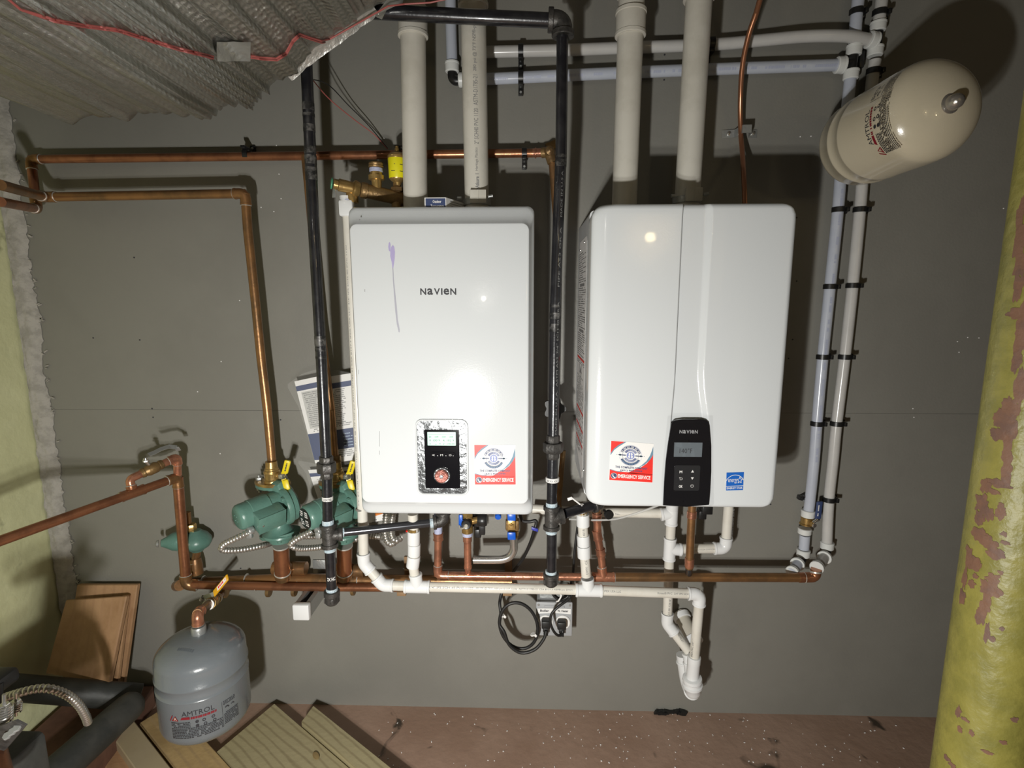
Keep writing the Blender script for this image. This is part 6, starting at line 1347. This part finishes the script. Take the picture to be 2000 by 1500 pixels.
kk = Q(617,1476,.0452); m = M(); lathe(m, kk, (0, 0, 1), [(0, .016), (.0006, .015)], 20, sx=.5, ref=(1, .8, 0)); m.build('knot', mat('knot_pale', (.27, .19, .08), .6), bpy.data.objects['plank'])
plank('narrow plank with wavy grain, rightmost on the floor', (588,1409), (612,1377), .62, .052, .036, pt_pine)
plank('plank running under the grey tank', (272,1412), (335,1372), .6, .044, .036, pine)
plank('pale short-looking plank left of the grey tank', (215,1432), (262,1407), .55, .050, .036, mat('pale_pine', (.44, .36, .23), .6, var=(.40, .32, .20), vs=5))
plank('broken plank end showing left of the pale plank', (178,1456), (216,1436), .4, .020, .019, cedar)
def lowbox():
    a, b, c, d_ = V((-1.435, -.03, .07)), V((-1.21, -.02, .07)), V((-1.13, -.6, .07)), V((-1.42, -.6, .07)); m = M(); prism(m, [a, b, c, d_], (0, 0, -.068))
    tag(m.build('low_box', mat('red_brown_board', (.17, .085, .055), .7, var=(.12, .06, .04), vs=9), smooth=False), 'reddish brown low box in the shade between the two dark fat pipes', 'box')
lowbox()
# ================================================================== DARK PIPES, CONDUIT, SPRING FITTING at lower left
m = M(); a, b = Q(-60,1322,.10), P(236,1362,.20)
a = P(-70,1335,.30); b = P(272,1362,.13); e0 = b+(b-a).normalized()*.0
lathe(m, a, b-a, [(0, .034), ((b-a).length*.5, .035), ((b-a).length-.02, .037), ((b-a).length-.002, .037), ((b-a).length, .030)], 32); o = m.build('dark_pipe', darkpipe); tag(o, 'dark grey fat pipe lying level below the leaning boards', 'pipe', 'dark grey fat pipes')
m = M(); a = P(262,1372,.20); b = P(20,1590,.52); lathe(m, a, b-a, [(-.018, .006), (-.012, .025), (0, .036), (.02, .040), (.06, .041), ((b-a).length, .043)], 32); o = m.build('dark_pipe', darkpipe); tag(o, 'dark grey fat pipe slanting towards the camera over the planks', 'pipe', 'dark grey fat pipes')
flex('flexible conduit arching over the dark fat pipe, bottom left', [P(10,1362,.55), P(42,1352,.55), P(75,1345,.54), P(105,1347,.53), P(135,1360,.51), P(155,1378,.49), P(167,1398,.47), P(172,1412,.45)], .0088, .0066)
t = T('spring_bracket', 'steel plate with two spring-loaded bolts at the bottom left corner', 'bracket', loc=P(20,1440,.75))
dS = .80
m = M(); pl = [(-60,1440), (-20,1425), (30,1408), (50,1418), (40,1430), (10,1465), (-20,1482), (-60,1490)]
prism(m, [P(x, y, dS+.02-(y-1440)*.0004) for x, y in pl], (0, .004, 0)); m.build('plate', castiron, t)
def spring(px, y0, y1, d_, r, turns, rw):
    a, b = P(px, y1, d_), P(px+1, y0, d_); ax = b-a; q = []
    for k in range(int(turns*14)+1): an = 2*PI*k/14; q.append(a+ax*(k/(turns*14))+V((r*math.cos(an), r*math.sin(an)*.9, 0)))
    m = M(); tube(m, q, rw, 8); m.build('spring', steel, t)
spring(8, 1378, 1408, dS+.01, .0105, 6, .0017); spring(32, 1372, 1390, dS-.02, .0065, 5, .0014)
for px, y0, y1, d_, r in ((8, 1356, 1415, dS+.01, .0026), (31, 1354, 1398, dS-.02, .0024)):
    a, b = P(px, y1, d_), P(px, y0, d_); m = M(); tube(m, [a, b], r, 10); hexn(m, a.lerp(b, .62), Zv, .006, r*3); m.build('bolt', steel, t)
for px, py in ((14,1437), (24,1429), (33,1422)): m = M(); hexn(m, P(px, py, dS+.03), (0, -.6, .8), .005, .006); m.build('nut', zinc, t)
m = M(); box(m, P(-20,1530,dS-.03), (.055, 0, 0), (0, .06, 0), (0, 0, .055), .012); m.build('body', darkpipe, t)  # dark block added under the plate to cast shade and darken this corner
m = M(); box(m, P(-22,1334,dS-.10), (.032, 0, 0), (0, .03, 0), (0, 0, .014), .008); tube(m, [P(-10,1335,dS-.09), P(-20,1560,dS-.06)], .012, 12); m.build('housing', blackp, t)
m = M(); tube(m, [P(-14,1470,.80), P(2,1540,.86)], .018, 20); tag(m.build('copper_pipe', copper), 'orange-brown pipe end cut off by the bottom left corner', 'pipe')
m = M()
for k in range(26):
    x = 1282+random.uniform(0, 54); q = Q(x, 1390+random.uniform(-1, 4), .006); s = random.uniform(.004, .010); box(m, q, (s, 0, random.uniform(-.3, .3)*s), (0, s*.5, 0), (s*.3, 0, s*.6))
tag(m.build('debris', blackp, smooth=False), 'small heap of black scraps at the foot of the wall under the trap', 'debris', kind='stuff')
def settle():                                                        # put every thing's Empty under the middle of its parts
    for r in [o for o in COL.objects if o.type == 'EMPTY' and o.parent is None]:
        mn = V((1e9,)*3); mx = V((-1e9,)*3)
        for c in r.children_recursive:
            if c.type != 'MESH': continue
            base = pos(c)
            for v in c.data.vertices:
                for i in range(3): mn[i] = min(mn[i], v.co[i]+base[i]); mx[i] = max(mx[i], v.co[i]+base[i])
        if mx.x < mn.x: continue
        new = V(((mn.x+mx.x)/2, (mn.y+mx.y)/2, mn.z)); dlt = new-r.location; r.location = new
        for c in r.children: c.location = c.location-dlt
settle()
